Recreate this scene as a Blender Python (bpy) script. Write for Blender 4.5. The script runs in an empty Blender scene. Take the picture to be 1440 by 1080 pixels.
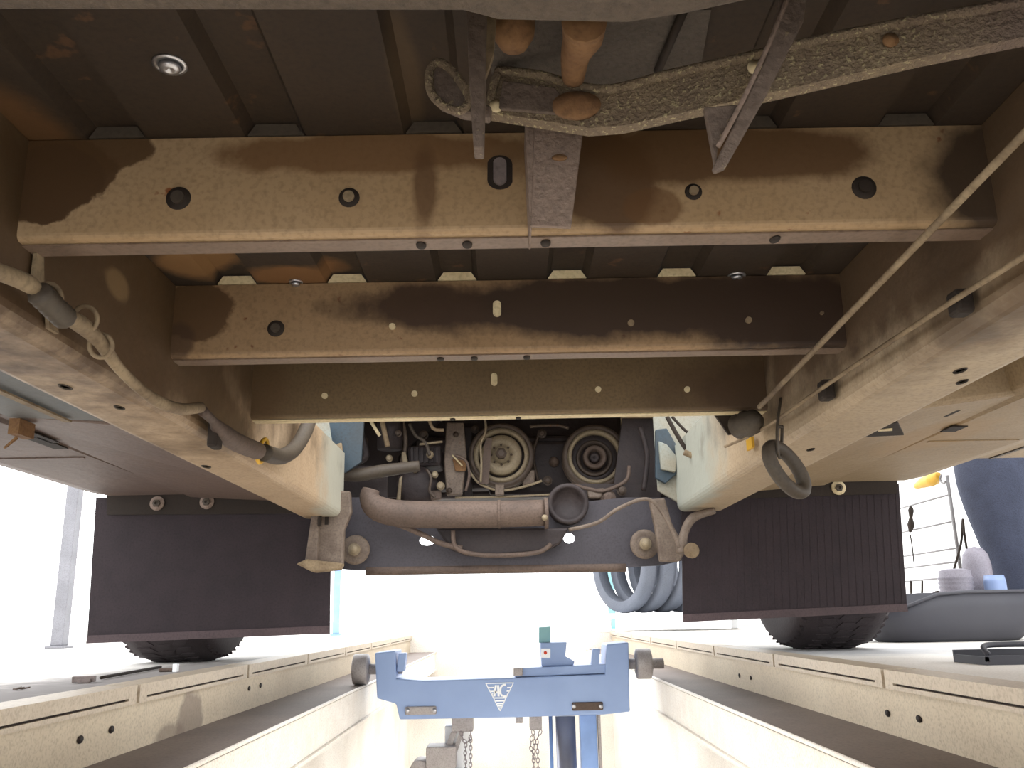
import bpy, bmesh, math, random
from mathutils import Vector, Matrix
random.seed(7)
S = bpy.context.scene
COL = S.collection

# ---------------------------------------------------------------- camera, sky, exposure
FPX, CAMH = 1250.0, 0.0965
wy = Vector(((718-720)/FPX, -(868-540)/FPX, -1.0)).normalized()   # world +Y seen from the camera
wx = Vector((1, .02, 0)); wx = (wx - wx.dot(wy)*wy).normalized()
wz = wx.cross(wy)
RW = Matrix((wx, wy, wz))
CAMP = Vector((0, 0, CAMH))
cam_d = bpy.data.cameras.new('camera'); cam_d.sensor_width = 36; cam_d.lens = FPX*36/1440
cam_d.clip_start = .01; cam_d.clip_end = 300
cam = bpy.data.objects.new('camera', cam_d); COL.objects.link(cam)
cam.matrix_world = Matrix.Translation(CAMP) @ RW.to_4x4()
S.camera = cam
S.view_settings.view_transform = 'Standard'; S.view_settings.look = 'None'
S.view_settings.exposure = 0.0; S.view_settings.gamma = 1.0
S.view_settings.use_curve_mapping = False
W = bpy.data.worlds.new('bright_overcast'); S.world = W; W.use_nodes = True
bgn = W.node_tree.nodes['Background']
bgn.inputs[0].default_value = (0.97, 0.985, 1.0, 1); bgn.inputs[1].default_value = 4.2

# added fill lights below the ledges, unseen, to whiten the pit and underside
for sx_ in (-1, 1):
    for yy in (.6, 2.2, 4.3):   # three fill lights a side
        ld = bpy.data.lights.new('pit_fill_light', 'AREA'); ld.shape = 'RECTANGLE'; ld.size = 1.2; ld.size_y = .06
        ld.energy = 9; ld.color = (1.0, .97, .93)
        lo = bpy.data.objects.new('pit_fill_light', ld); COL.objects.link(lo)
        lo.location = (sx_*.55, yy, -.62)
        lo.rotation_euler = Vector((-sx_, 0, -.9)).to_track_quat('-Z', 'X').to_euler()

# ---------------------------------------------------------------- helpers
def ray(px, py): return RW @ Vector(((px-720)/FPX, -(py-540)/FPX, -1.0))
def U(px, py, Y): d = ray(px, py); return CAMP + d*(Y/d[1])
def UZ(px, py, Z): d = ray(px, py); return CAMP + d*((Z-CAMH)/d[2])
def UX(px, py, X): d = ray(px, py); return CAMP + d*(X/d[0])

def lin(c):
    return tuple(((v/255)/12.92 if v/255 <= .04045 else ((v/255+.055)/1.055)**2.4) for v in c)

def mat(name, col, rough=.6, metal=0., mott=None, scale=9., blobs=(), bump=.15, bscale=60., amt=.6, spec=.4, fleck=None):
    """col, mott: sRGB 0-255. blobs: (centre, radii, colour, strength, softness) = stains and painted shade with a shape of their own"""
    m = bpy.data.materials.new(name); m.use_nodes = True
    nt = m.node_tree; N = nt.nodes; L = nt.links
    b = N['Principled BSDF']
    b.inputs['Roughness'].default_value = rough; b.inputs['Metallic'].default_value = metal
    b.inputs['Specular IOR Level'].default_value = spec
    tc = N.new('ShaderNodeTexCoord'); co = tc.outputs['Object']
    base = lin(col)
    no = N.new('ShaderNodeTexNoise'); no.inputs['Scale'].default_value = scale; no.inputs['Detail'].default_value = 6
    L.new(co, no.inputs['Vector'])
    mott = lin(mott) if mott else tuple(v*.62 for v in base)
    r = N.new('ShaderNodeMapRange'); r.inputs[1].default_value = .38; r.inputs[2].default_value = .68
    r.inputs[4].default_value = amt; L.new(no.outputs[0], r.inputs[0])
    mx = N.new('ShaderNodeMix'); mx.data_type = 'RGBA'
    mx.inputs[6].default_value = (*base, 1); mx.inputs[7].default_value = (*mott, 1)
    L.new(r.outputs[0], mx.inputs[0]); cur = mx.outputs[2]
    fine = N.new('ShaderNodeTexNoise'); fine.inputs['Scale'].default_value = bscale; fine.inputs['Detail'].default_value = 5
    L.new(co, fine.inputs['Vector'])
    if fleck:
        fc, th = fleck
        r2 = N.new('ShaderNodeMapRange'); r2.inputs[1].default_value = th; r2.inputs[2].default_value = th+.05
        L.new(fine.outputs[0], r2.inputs[0])
        mx = N.new('ShaderNodeMix'); mx.data_type = 'RGBA'; mx.inputs[7].default_value = (*lin(fc), 1)
        L.new(cur, mx.inputs[6]); L.new(r2.outputs[0], mx.inputs[0]); cur = mx.outputs[2]
    if bump >= .15:      # fine speckle of dirt
        sp = N.new('ShaderNodeTexNoise'); sp.inputs['Scale'].default_value = 240; sp.inputs['Detail'].default_value = 3; L.new(co, sp.inputs['Vector'])
        r3 = N.new('ShaderNodeMapRange'); r3.inputs[1].default_value = .45; r3.inputs[2].default_value = .75; r3.inputs[4].default_value = .45; L.new(sp.outputs[0], r3.inputs[0])
        mx = N.new('ShaderNodeMix'); mx.data_type = 'RGBA'; mx.inputs[7].default_value = (*[v*.5 for v in mott], 1)
        L.new(cur, mx.inputs[6]); L.new(r3.outputs[0], mx.inputs[0]); cur = mx.outputs[2]
    if blobs:
        wob = N.new('ShaderNodeTexNoise'); wob.inputs['Scale'].default_value = 16; wob.inputs['Detail'].default_value = 9; wob.inputs['Roughness'].default_value = .6
        L.new(co, wob.inputs['Vector'])
        for (c, rad, bc, st, soft) in blobs:
            s = N.new('ShaderNodeVectorMath'); s.operation = 'SUBTRACT'; s.inputs[1].default_value = c; L.new(co, s.inputs[0])
            d = N.new('ShaderNodeVectorMath'); d.operation = 'DIVIDE'; d.inputs[1].default_value = rad; L.new(s.outputs[0], d.inputs[0])
            ln = N.new('ShaderNodeVectorMath'); ln.operation = 'LENGTH'; L.new(d.outputs[0], ln.inputs[0])
            ad = N.new('ShaderNodeMath'); ad.operation = 'MULTIPLY_ADD'; ad.inputs[1].default_value = 1.1
            L.new(wob.outputs[0], ad.inputs[0]); L.new(ln.outputs['Value'], ad.inputs[2])
            mr = N.new('ShaderNodeMapRange'); mr.inputs[1].default_value = 1.5-soft; mr.inputs[2].default_value = 1.5+soft
            mr.inputs[3].default_value = st; mr.inputs[4].default_value = 0; L.new(ad.outputs[0], mr.inputs[0])
            mx = N.new('ShaderNodeMix'); mx.data_type = 'RGBA'; mx.inputs[7].default_value = (*lin(bc), 1)
            L.new(cur, mx.inputs[6]); L.new(mr.outputs[0], mx.inputs[0]); cur = mx.outputs[2]
    L.new(cur, b.inputs['Base Color'])
    if bump:
        bp = N.new('ShaderNodeBump'); bp.inputs['Strength'].default_value = bump; bp.inputs['Distance'].default_value = .003
        L.new(fine.outputs[0], bp.inputs['Height']); L.new(bp.outputs[0], b.inputs['Normal'])
    return m

def blob(px, py, rx, ry, plane, c, st=.9, soft=.12):
    """a stain given on a plane ('Y', value) or ('Z', value) or ('X', value)"""
    f = {'Y': U, 'Z': UZ, 'X': UX}[plane[0]]
    a = f(px, py, plane[1]); q = f(px+rx, py, plane[1]); w = f(px, py+ry, plane[1])
    dx, dy = q-a, w-a
    rad = [max(abs(dx[i]), abs(dy[i]), .008) for i in range(3)]
    rad['YZX'.index('Y') if False else {'X': 0, 'Y': 1, 'Z': 2}[plane[0]]] = .5
    return (tuple(a), tuple(rad), c, st, soft)

class MB:
    def __init__(s): s.v = []; s.f = []; s.m = []; s.sm = []
    def add(s, vs, fs, mi=0, smooth=False):
        o = len(s.v); s.v += [tuple(v) for v in vs]
        for f in fs: s.f.append([i+o for i in f]); s.m.append(mi); s.sm.append(smooth)
        return s
    def box(s, x0, x1, y0, y1, z0, z1, mi=0):
        vs = [(x, y, z) for x in (x0, x1) for y in (y0, y1) for z in (z0, z1)]
        return s.add(vs, [(0, 1, 3, 2), (4, 6, 7, 5), (0, 4, 5, 1), (2, 3, 7, 6), (0, 2, 6, 4), (1, 5, 7, 3)], mi)
    def obox(s, c, ax, ay, az, mi=0):
        c, ax, ay, az = map(Vector, (c, ax, ay, az))
        vs = [c+i*ax+j*ay+k*az for i in (-1, 1) for j in (-1, 1) for k in (-1, 1)]
        return s.add(vs, [(0, 1, 3, 2), (4, 6, 7, 5), (0, 4, 5, 1), (2, 3, 7, 6), (0, 2, 6, 4), (1, 5, 7, 3)], mi)
    def prism(s, pts, d, mi=0):
        """polygon of 3-D points swept by vector d"""
        n = len(pts); d = Vector(d); a = [Vector(p) for p in pts]
        fs = [list(range(n))[::-1], [i+n for i in range(n)]] + [(i, (i+1) % n, (i+1) % n+n, i+n) for i in range(n)]
        return s.add(a+[p+d for p in a], fs, mi)
    def lathe(s, prof, c, axis, n=28, mi=0, smooth=True, sx=1., sy=1., cap=True):
        """prof: (r, h) along axis from c"""
        axis = Vector(axis).normalized(); c = Vector(c)
        t = Vector((0, 0, 1)) if abs(axis.z) < .9 else Vector((1, 0, 0))
        u = axis.cross(t).normalized(); w = axis.cross(u)
        vs = []; fs = []
        for (r, h) in prof:
            for i in range(n):
                a = 2*math.pi*i/n
                vs.append(c+axis*h+u*(r*math.cos(a)*sx)+w*(r*math.sin(a)*sy))
        for k in range(len(prof)-1):
            for i in range(n):
                j = (i+1) % n
                fs.append((k*n+i, k*n+j, (k+1)*n+j, (k+1)*n+i))
        if cap and prof[0][0] > 1e-6: fs.append(list(range(n))[::-1])
        if cap and prof[-1][0] > 1e-6: fs.append([(len(prof)-1)*n+i for i in range(n)])
        return s.add(vs, fs, mi, smooth)
    def cyl(s, a, b, r, n=14, mi=0, r2=None):
        a, b = Vector(a), Vector(b)
        return s.lathe([(r, 0), (r if r2 is None else r2, (b-a).length)], a, b-a, n, mi)
    def tube(s, pts, r, n=10, mi=0, smooth_path=True, closed=False, wob=0.):
        P = [Vector(p) for p in pts]
        rs = r if isinstance(r, (list, tuple)) else [r]*len(P)
        if smooth_path and len(P) > 2:
            Q = []; R = []; m = len(P); seg = 6
            rng = range(m) if closed else range(m-1)
            for i in rng:
                if closed: p0, p1, p2, p3 = P[i-1], P[i], P[(i+1) % m], P[(i+2) % m]
                else: p0, p1, p2, p3 = P[max(i-1, 0)], P[i], P[i+1], P[min(i+2, m-1)]
                for k in range(seg):
                    t = k/seg
                    Q.append(.5*((2*p1)+(p2-p0)*t+(2*p0-5*p1+4*p2-p3)*t*t+(3*p1-p0-3*p2+p3)*t**3))
                    R.append(rs[i]*(1-t)+rs[(i+1) % m]*t)
            if not closed: Q.append(P[-1]); R.append(rs[-1])
            P, rs = Q, R
        m = len(P); vs = []; fs = []
        t = (P[1]-P[0]).normalized(); up = Vector((0, 0, 1)) if abs(t.z) < .9 else Vector((1, 0, 0))
        u = t.cross(up).normalized()
        for i in range(m):
            if closed: t = (P[(i+1) % m]-P[i-1]).normalized()
            else: t = (P[min(i+1, m-1)]-P[max(i-1, 0)]).normalized()
            u = (u-u.dot(t)*t).normalized(); w = t.cross(u)
            rr = rs[i]*(1+wob*(1 if i % 2 else -1))
            for k in range(n):
                a = 2*math.pi*k/n; vs.append(P[i]+u*(rr*math.cos(a))+w*(rr*math.sin(a)))
        for i in range(m if closed else m-1):
            for k in range(n):
                i2 = (i+1) % m; k2 = (k+1) % n
                fs.append((i*n+k, i*n+k2, i2*n+k2, i2*n+k))
        if not closed: fs += [list(range(n))[::-1], [(m-1)*n+k for k in range(n)]]
        return s.add(vs, fs, mi, True)

def obj(name, mb, mats, parent=None, bevel=0., label=None, kind=None, recalc=True):
    me = bpy.data.meshes.new(name)
    me.from_pydata([tuple(v) for v in mb.v], [], mb.f)
    for m in (mats if isinstance(mats, (list, tuple)) else [mats]): me.materials.append(m)
    for p, mi, sm in zip(me.polygons, mb.m, mb.sm): p.material_index = mi; p.use_smooth = sm
    if recalc:
        bm = bmesh.new(); bm.from_mesh(me); bmesh.ops.recalc_face_normals(bm, faces=bm.faces[:]); bm.to_mesh(me); bm.free()
    o = bpy.data.objects.new(name, me); COL.objects.link(o)
    if parent is not None:
        o.parent = parent
        if parent.type == 'EMPTY' and parent.parent is None:      # parts keep world coordinates
            o.matrix_parent_inverse = Matrix.Translation(parent.location).inverted()
    if bevel:
        b = o.modifiers.new('bevel', 'BEVEL'); b.width = bevel; b.segments = 2; b.limit_method = 'ANGLE'
    if label: o['label'] = label
    if kind: o['kind'] = kind
    return o

def thing(name, label, cat, loc=(0, 0, 0), group=None):
    o = bpy.data.objects.new(name, None); COL.objects.link(o); o.location = loc
    o.empty_display_size = .1
    o['label'] = label; o['category'] = cat
    if group: o['group'] = group
    return o
def tag(o, label, cat, group=None):
    o['label'] = label; o['category'] = cat
    if group: o['group'] = group
    return o

# ---------------------------------------------------------------- materials
DK = (62, 44, 26)
M = {}
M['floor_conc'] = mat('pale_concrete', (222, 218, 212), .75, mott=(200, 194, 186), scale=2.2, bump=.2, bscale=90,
    blobs=[((-.95, 1.2, 0), (.45, .55, .5), (104, 96, 92), .9, .3), ((-.72, 1.85, 0), (.14, .6, .5), (120, 114, 112), .8, .3), ((.83, 2.25, 0), (.30, .20, .5), (128, 132, 140), .6, .4)])  # grey blobs paint in the dimmer left floor and the right tyre's shadow
M['pit_paint'] = mat('cream_pit_paint', (206, 192, 168), .6, mott=(176, 158, 134), scale=3.5, bscale=70, amt=.5,
    blobs=[blob(265, 1015, 18, 45, ('X', -.61), (120, 104, 92), .7, .15), blob(240, 1035, 20, 18, ('X', -.61), (120, 104, 92), .6, .2)])
M['shelf'] = mat('grey_brown_shelf', (120, 108, 100), .7, mott=(98, 86, 80), scale=5)
M['trim'] = mat('worn_edge_steel', (192, 178, 158), .5, .1, mott=(176, 160, 140), scale=60, amt=.4)
M['lip'] = mat('cream_ledge_lip', (240, 234, 224), .55, mott=(226, 214, 200), scale=20, amt=.5)
M['tyreg'] = mat('hazy_grey_tyre', (98, 102, 112), .8, mott=(84, 88, 98))  # greyed and lightened: haze put into the tyre colour
M['post'] = mat('mauve_grey_steel', (134, 116, 104), .7, mott=(116, 98, 86), scale=14, bump=.8, bscale=200)
M['dark_gap'] = mat('dark_slot', (52, 40, 34), .8)
M['pit_white'] = mat('white_pit_wall', (242, 238, 230), .7, mott=(206, 196, 184), scale=3)
M['bed'] = mat('dirty_bed_underside', (50, 37, 24), .75, mott=(34, 25, 17), scale=7, bscale=40, bump=.3, fleck=((76, 52, 32), .66),
    blobs=[blob(20, 180, 60, 60, ('Z', .4535), (96, 66, 36), .8, .3), blob(570, 120, 20, 90, ('Z', .4535), (84, 66, 44), .5, .3), blob(280, 370, 55, 25, ('Z', .4535), (128, 94, 56), .85, .2), blob(410, 388, 70, 14, ('Z', .4535), (120, 84, 48), .8, .2)])
tan = (164, 138, 106); tan2 = (148, 121, 90)
def beam_mat(i):
    P = ('Y', [.0, .605, .91, 1.213][i])
    if i == 1:
        bl = [blob(20, 250, 150, 70, P, (74, 52, 30), .95, .03), blob(110, 210, 110, 36, P, (78, 55, 31), .92, .04), blob(60, 260, 90, 55, P, (74, 52, 30), .95, .03),
              blob(520, 215, 220, 34, P, (104, 74, 44), .85, .12), blob(598, 265, 22, 70, P, (88, 62, 38), .8, .2),
              blob(850, 250, 70, 75, P, (76, 52, 30), .9, .12), blob(1020, 215, 230, 45, P, (84, 58, 32), .9, .15),
              blob(920, 290, 40, 25, P, (96, 66, 36), .7, .1),
              blob(1400, 250, 110, 90, P, (48, 34, 22), .95, .25), blob(720, 225, 40, 22, P, (120, 92, 62), .6, .2)]
        return mat('tan_beam_paint', tan, .55, mott=(146, 118, 82), scale=7, blobs=bl, fleck=((128, 72, 34), .70))
    if i == 2:
        bl = [blob(900, 430, 420, 45, P, (56, 40, 27), 1., .2), blob(600, 430, 95, 38, P, (60, 42, 28), .95, .18),
              blob(1120, 450, 150, 70, P, (54, 38, 26), 1., .2), blob(280, 440, 60, 45, P, (78, 55, 31), .92, .05), blob(250, 480, 26, 30, P, (66, 46, 30), .8, .15)]
        return mat('tan_beam_paint_dark_stain', tan2, .55, mott=(132, 104, 72), scale=7, blobs=bl, fleck=((112, 66, 38), .68))
    return mat('brown_beam_paint', (112, 92, 64), .55, mott=(96, 78, 54), scale=6,
               blobs=[blob(1090, 550, 150, 50, P, (72, 52, 33), .9, .35), blob(350, 550, 60, 50, P, (90, 66, 40), .6, .3)] if i == 3 else ())
M['flange'] = mat('lit_flange_paint', (120, 101, 86), .5, mott=(100, 80, 64), scale=20)
M['whitetab'] = mat('pale_cream', (214, 198, 160), .55, mott=(190, 168, 128), scale=30)
M['rail'] = mat('beige_rail_paint', (176, 152, 118), .55, mott=(152, 126, 92), scale=6, bump=.35, bscale=45)
M['steel'] = mat('bright_screw_steel', (200, 200, 205), .3, .9, bump=0)
M['grime'] = mat('dark_grime', (42, 32, 24), .8)
M['rubber'] = mat('black_rubber', (44, 34, 38), .8, mott=(34, 26, 30), scale=20, bump=.3, bscale=160)
M['tyre'] = mat('tyre_rubber', (52, 44, 46), .85, mott=(42, 35, 36), scale=16, bump=.3, bscale=150)
M['iron'] = mat('grey_brown_iron', (104, 90, 80), .7, .1, mott=(90, 76, 66), scale=22, bump=.8, bscale=150, fleck=((140, 124, 98), .64))
M['crust'] = mat('flaking_iron', (126, 110, 88), .75, .0, mott=(104, 88, 74), scale=30, bump=1., bscale=420, fleck=((162, 150, 116), .585), blobs=[((.33, .40, .41), (.085, .3, .3), (114, 98, 88), .9, .3)])
M['rust'] = mat('orange_rust', (126, 94, 62), .85, mott=(92, 62, 40), scale=28, bump=.6, bscale=120)
M['greyplate'] = mat('blue_grey_plate', (84, 76, 68), .8, mott=(64, 56, 50), scale=14, bump=.9, bscale=170)
M['eng'] = mat('oily_engine_iron', (52, 43, 42), .6, .2, mott=(36, 30, 32), scale=18, bump=.6)
M['eng2'] = mat('grey_alloy', (112, 98, 86), .55, .3, mott=(76, 64, 56), scale=30, bump=.6, fleck=((132, 82, 44), .68))
M['pul'] = mat('pulley_dusty_tan', (142, 128, 104), .55, .2, mott=(118, 104, 84), scale=24)
M['puldark'] = mat('pulley_brown_steel', (78, 66, 57), .6, .2, mott=(68, 56, 48), scale=24)
M['exh'] = mat('rusty_exhaust', (98, 82, 72), .7, .1, mott=(68, 56, 50), scale=14, bump=.5)
M['sub'] = mat('subframe_blue_black', (66, 62, 68), .6, mott=(50, 46, 50), scale=10)
M['fend'] = mat('inner_fender_blue_grey', (128, 134, 128), .5, mott=(150, 134, 108), scale=9, amt=.9)
M['fendd'] = mat('inner_fender_dark_blue', (44, 62, 74), .5, mott=(56, 54, 50), scale=8)
M['bracket'] = mat('mauve_bracket_steel', (112, 98, 86), .6, mott=(84, 70, 60), scale=30, amt=.9, bump=.6)
M['hose'] = mat('dusty_hose', (140, 122, 96), .75, mott=(96, 78, 58), scale=26, amt=.9)
M['hosed'] = mat('dark_hose', (72, 63, 52), .6, mott=(60, 50, 42), scale=24)
M['yellow'] = mat('yellow_plastic', (206, 160, 50), .5, bump=0)
M['jack'] = mat('blue_jack_paint', (146, 168, 208), .45, mott=(132, 154, 196), scale=7, bump=.05)
M['jackl'] = mat('pale_blue_paint', (136, 168, 222), .4, bump=.05)
M['chrome'] = mat('chromed_piston', (176, 176, 186), .38, .8, bump=0)
M['white'] = mat('white_emblem_paint', (246, 248, 250), .5, bump=0, mott=(240, 242, 246))
M['red'] = mat('red_dot', (214, 70, 40), .5, bump=0)
M['dirtsteel'] = mat('grey_worn_steel', (136, 124, 120), .55, .3, mott=(104, 92, 88), scale=20)
M['chain'] = mat('grey_chain', (146, 138, 142), .5, .5, bump=0)
M['denim'] = mat('dark_denim', (58, 63, 80), .9, mott=(46, 51, 66), scale=16, bump=.5, bscale=220)
M['jacket'] = mat('navy_jacket', (48, 56, 78), .9, mott=(40, 46, 64), scale=10)
M['skin'] = mat('skin', (196, 146, 118), .55, mott=(184, 130, 104), scale=10, bump=.05)
M['hair'] = mat('brown_hair', (52, 38, 28), .8)
M['pan'] = mat('charcoal_plastic', (62, 62, 68), .6, mott=(52, 52, 60), scale=6, bump=.05)
M['greyp'] = mat('grey_plastic', (132, 128, 138), .6, mott=(112, 108, 116), scale=14)
M['bluep'] = mat('light_blue_plastic', (130, 150, 190), .4, bump=0)
M['teal'] = mat('pale_teal_paint', (150, 200, 205), .5, bump=0)
M['wire'] = mat('galvanised_wire', (130, 128, 128), .5, .4, bump=0)
M['postg'] = mat('pale_grey_post', (128, 128, 134), .6)
M['wallw'] = mat('white_wall', (236, 236, 236), .8, mott=(226, 226, 226), scale=2)

# ---------------------------------------------------------------- setting: floor, pit
PX = .61; PYE = 5.6; PYB = -2.2; FE = 7.0
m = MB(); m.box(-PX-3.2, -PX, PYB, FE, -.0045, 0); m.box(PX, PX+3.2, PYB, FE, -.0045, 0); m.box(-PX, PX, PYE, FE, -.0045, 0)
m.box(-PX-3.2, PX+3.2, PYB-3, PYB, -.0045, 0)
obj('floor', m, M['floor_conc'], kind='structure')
m = MB(); m.box(-PX-3.2, PX+3.2, FE, FE+.08, -.12, .004); obj('trim_1', m, M['dirtsteel'], kind='structure')
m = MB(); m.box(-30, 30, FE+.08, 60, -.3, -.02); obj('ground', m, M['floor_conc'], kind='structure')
m = MB(); m.box(-PX-.2, PX+.2, PYB, PYE, -1.6, -1.5); obj('pit_floor', m, M['pit_white'], kind='structure')
m = MB(); m.box(-PX, PX, PYE, PYE+.1, -1.5, -.005); obj('wall_front', m, M['pit_white'], kind='structure')
SZ, SX, SB = -.098, .459, -.195
walls = {}
for sd, nm in ((-1, 'left'), (1, 'right')):
    m = MB(); m.box(min(sd*PX, sd*(PX+.1)), max(sd*PX, sd*(PX+.1)), PYB, PYE, -1.5, -.005)
    w = obj('wall_'+nm, m, M['pit_paint'] , kind='structure'); walls[sd] = w
    # lower lining, whiter
    m = MB(); m.box(min(sd*(PX-.015), sd*PX), max(sd*(PX-.015), sd*PX), PYB, PYE, -1.5, SB-.02)
    obj('lining', m, M['pit_white'], w)
    # the ledge that carries the pit jack: top plate, drop face, lower lip
    x0, x1 = sorted((sd*SX, sd*(PX-.001)))
    m = MB(); m.box(x0, x1, PYB, PYE, SZ-.008, SZ)
    obj('ledge', m, M['shelf'], w, label='dark grey ledge along the pit wall')
    x0, x1 = sorted((sd*SX, sd*(SX+.008)))
    m = MB(); m.box(x0, x1, PYB, PYE, SB, SZ-.0085); x0, x1 = sorted((sd*(SX-.008), sd*(SX+.06))); m.box(x0, x1, PYB, PYE, SB-.008, SB-.0005)
    m.tube([(sd*(SX-.003), PYB, SZ-.002), (sd*(SX-.003), PYE, SZ-.002)], .004, 8, smooth_path=False)
    obj('ledge_lip', m, M['lip'], w, label='worn cream lip of the ledge')
    # steel angle on the edge: top strip in lengths, dark slot, lower strip
    y = PYB
    while y < PYE:
        L_ = .62; y1 = min(y+L_-.012, PYE)
        x0, x1 = sorted((sd*(PX-.008), sd*(PX+.05)))
        q = MB(); q.box(x0, x1, y, y1, -.004, .003)
        x0, x1 = sorted((sd*(PX-.008), sd*(PX-.001)))
        q.box(x0, x1, y, y1, -.016, -.004)
        q.box(x0, x1, y, y1, -.026, -.0195)
        q.box(x0, x1, y, y+.03, -.0195, -.016); q.box(x0, x1, y1-.03, y1, -.0195, -.016)
        obj('edge_strip', q, M['trim'], w)
        q = MB(); x0, x1 = sorted((sd*(PX-.0025), sd*(PX-.0005))); q.box(x0, x1, y+.03, y1-.03, -.0195, -.016)
        obj('edge_slot', q, M['dark_gap'], w)
        y += L_
for px, py in ((112, 1040), (156, 1026), (350, 968), (366, 964)):
    p = UX(px, py, -PX); q = MB(); q.lathe([(.0001, 0), (.0045, 0), (.0055, .0015), (.007, .002)], (-PX-.001, p.y, p.z), (1, 0, 0), 18, sx=1.5, sy=.8)
    obj('bolt_hole', q, M['dark_gap'], walls[-1])
for px, py in ((1249, 1003), (1293, 1011), (1040, 950), (1056, 953)):
    p = UX(px, py, PX); q = MB(); q.lathe([(.0001, 0), (.0045, 0), (.0055, .0015), (.007, .002)], (PX+.001, p.y, p.z), (-1, 0, 0), 18, sx=1.5, sy=.8)
    obj('bolt_hole', q, M['dark_gap'], walls[1])
# garage side wall far right and its corner post far left
m = MB(); m.box(2.5, 2.6, 2.2, FE, 0, 2.6); obj('wall_side', m, M['wallw'], kind='structure')

# ---------------------------------------------------------------- THE TRUCK
T = thing('pickup_truck', 'dirty beige pickup truck parked over the inspection pit, showing its chassis rails and engine', 'truck', (0, 1.0, 0))
ZB, ZF = .3715, .4535          # underside of the cross beams, underside of the bed
RIBX = [-.0515+.12*k for k in range(-7, 8)]
# bed floor with pressed ribs
prof = [(-.93, ZF)]
for x in RIBX:
    if abs(x) < .36: prof += [(x-.023, ZF), (x-.017, ZF+.0105), (x+.017, ZF+.0105), (x+.023, ZF)]
prof += [(.93, ZF)]
m = MB(); vs = []; fs = []; n = len(prof)
for y in (-1.2, 1.26):
    for x, z in prof: vs.append((x, y, z))
    for x, z in prof: vs.append((x, y, z+.004))
for i in range(n-1):
    fs += [(i, i+1, 2*n+i+1, 2*n+i), (n+i, 3*n+i, 3*n+i+1, n+i+1), (i, n+i, n+i+1, i+1), (2*n+i, 2*n+i+1, 3*n+i+1, 3*n+i)]
m.add(vs, fs); bed = obj('bed_floor', m, M['bed'], T)
def screw(px, py, r, parent=bed, lab=None, z=ZF):
    p = UZ(px, py, z)
    q = MB(); q.lathe([(r*1.5, 0), (r*1.5, -.0012), (r*.95, -.0016), (r, -.001), (r*.85, -.0045), (r*.3, -.005), (.0001, -.003)], p, (0, 0, 1), 20)
    obj('screw', q, M['steel'], parent)
screw(239, 90, .0075); screw(416, 396, .005); screw(1036, 387, .0065); screw(1315, 183, .003); screw(1065, 186, .003)
# cross beams
BY = [.30, .605, .91, 1.213]
beams = []
for i, y0 in enumerate(BY):
    xl, xr = -.362, .376
    r = .005
    pf = [(y0+.02, ZF-.001), (y0, ZF-.001), (y0, ZB+r)] + [(y0+r-r*math.cos(a), ZB+r-r*math.sin(a)) for a in (.4, .8, 1.2)] + [(y0+r, ZB), (y0+.027, ZB)]
    inn = [(y+.0035 if k < 3 else y+.002, z+(.003 if k > 2 else 0)) for k, (y, z) in enumerate(pf)]
    inn[0] = (pf[0][0], pf[0][1]-.003); inn[1] = (y0+.0035, ZF-.004); inn[-1] = (y0+.027, ZB+.003)
    q = MB(); n = len(pf)
    vs = [(x, y, z) for x in (xl, xr) for (y, z) in pf+inn]
    N2 = 2*n; fs = []
    for k in range(n-1):
        fs += [(k, k+1, N2+k+1, N2+k), (n+k, N2+n+k, N2+n+k+1, n+k+1), (k, n+k, n+k+1, k+1), (N2+k, N2+k+1, N2+n+k+1, N2+n+k)]
    fs += [(0, N2, N2+n, n), (n-1, 2*n-1, N2+2*n-1, N2+n-1)]
    q.add(vs, fs, 0, False)
    lab = [None, 'tan cross beam with brown oil stains', 'tan cross beam, its right half stained dark brown', 'brown cross beam next to the engine'][i]
    b = obj('cross_beam', q, beam_mat(i), T, label=lab); beams.append(b)
    q = MB(); q.box(xl, xr, y0+.0085, y0+.028, ZB-.0015, ZB-.0003)
    obj('flange', q, M['flange'] if i < 3 else M['whitetab'], b)
    for x in RIBX:
        if -.35 < x < .36:
            q = MB(); q.prism([(x-.021, y0-.001, ZF), (x+.021, y0-.001, ZF), (x+.015, y0-.002, ZF+.0085), (x-.015, y0-.002, ZF+.0085)], (0, .004, 0))
            obj('rib_tab', q, M['whitetab'] if i > 1 else M['hosed'], b)  # cream tab in each rib opening, darker on the nearest beams
def web_disc(i, px, py, r, ring=False, slot=0., m1='whitetab'):
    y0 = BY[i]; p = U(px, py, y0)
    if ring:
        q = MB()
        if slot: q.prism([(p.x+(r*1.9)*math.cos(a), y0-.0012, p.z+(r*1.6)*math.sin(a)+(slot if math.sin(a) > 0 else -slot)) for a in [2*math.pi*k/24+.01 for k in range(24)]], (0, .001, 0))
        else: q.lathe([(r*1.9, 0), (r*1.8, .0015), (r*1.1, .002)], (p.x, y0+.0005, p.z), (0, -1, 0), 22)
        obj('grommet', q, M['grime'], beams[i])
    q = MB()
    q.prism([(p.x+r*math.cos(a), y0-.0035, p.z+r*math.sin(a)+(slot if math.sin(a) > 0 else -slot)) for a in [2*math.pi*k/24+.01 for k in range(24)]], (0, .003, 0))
    obj('hole_disc', q, M[m1], beams[i])  # cream discs imitate light showing through the web holes
for a in ((251, 279, .005, True, 0, 'hosed'), (491, 278, .0042, True, 0, 'hose'), (975, 270, .0035, True, 0, 'hose'), (1215, 264, .005, True, 0, 'grime'), (703, 243, .005, True, .006, 'dirtsteel')): web_disc(1, *a)
for a in ((388, 462, .005, True, 0, 'hosed'), (552, 460, .0035), (887, 455, .0035, False, 0, 'hose'), (1052, 451, .0035, False, 0, 'hose'), (1155, 441, .002, False, 0, 'hose'), (699, 435, .0045, False, .0045)): web_disc(2, *a)
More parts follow.
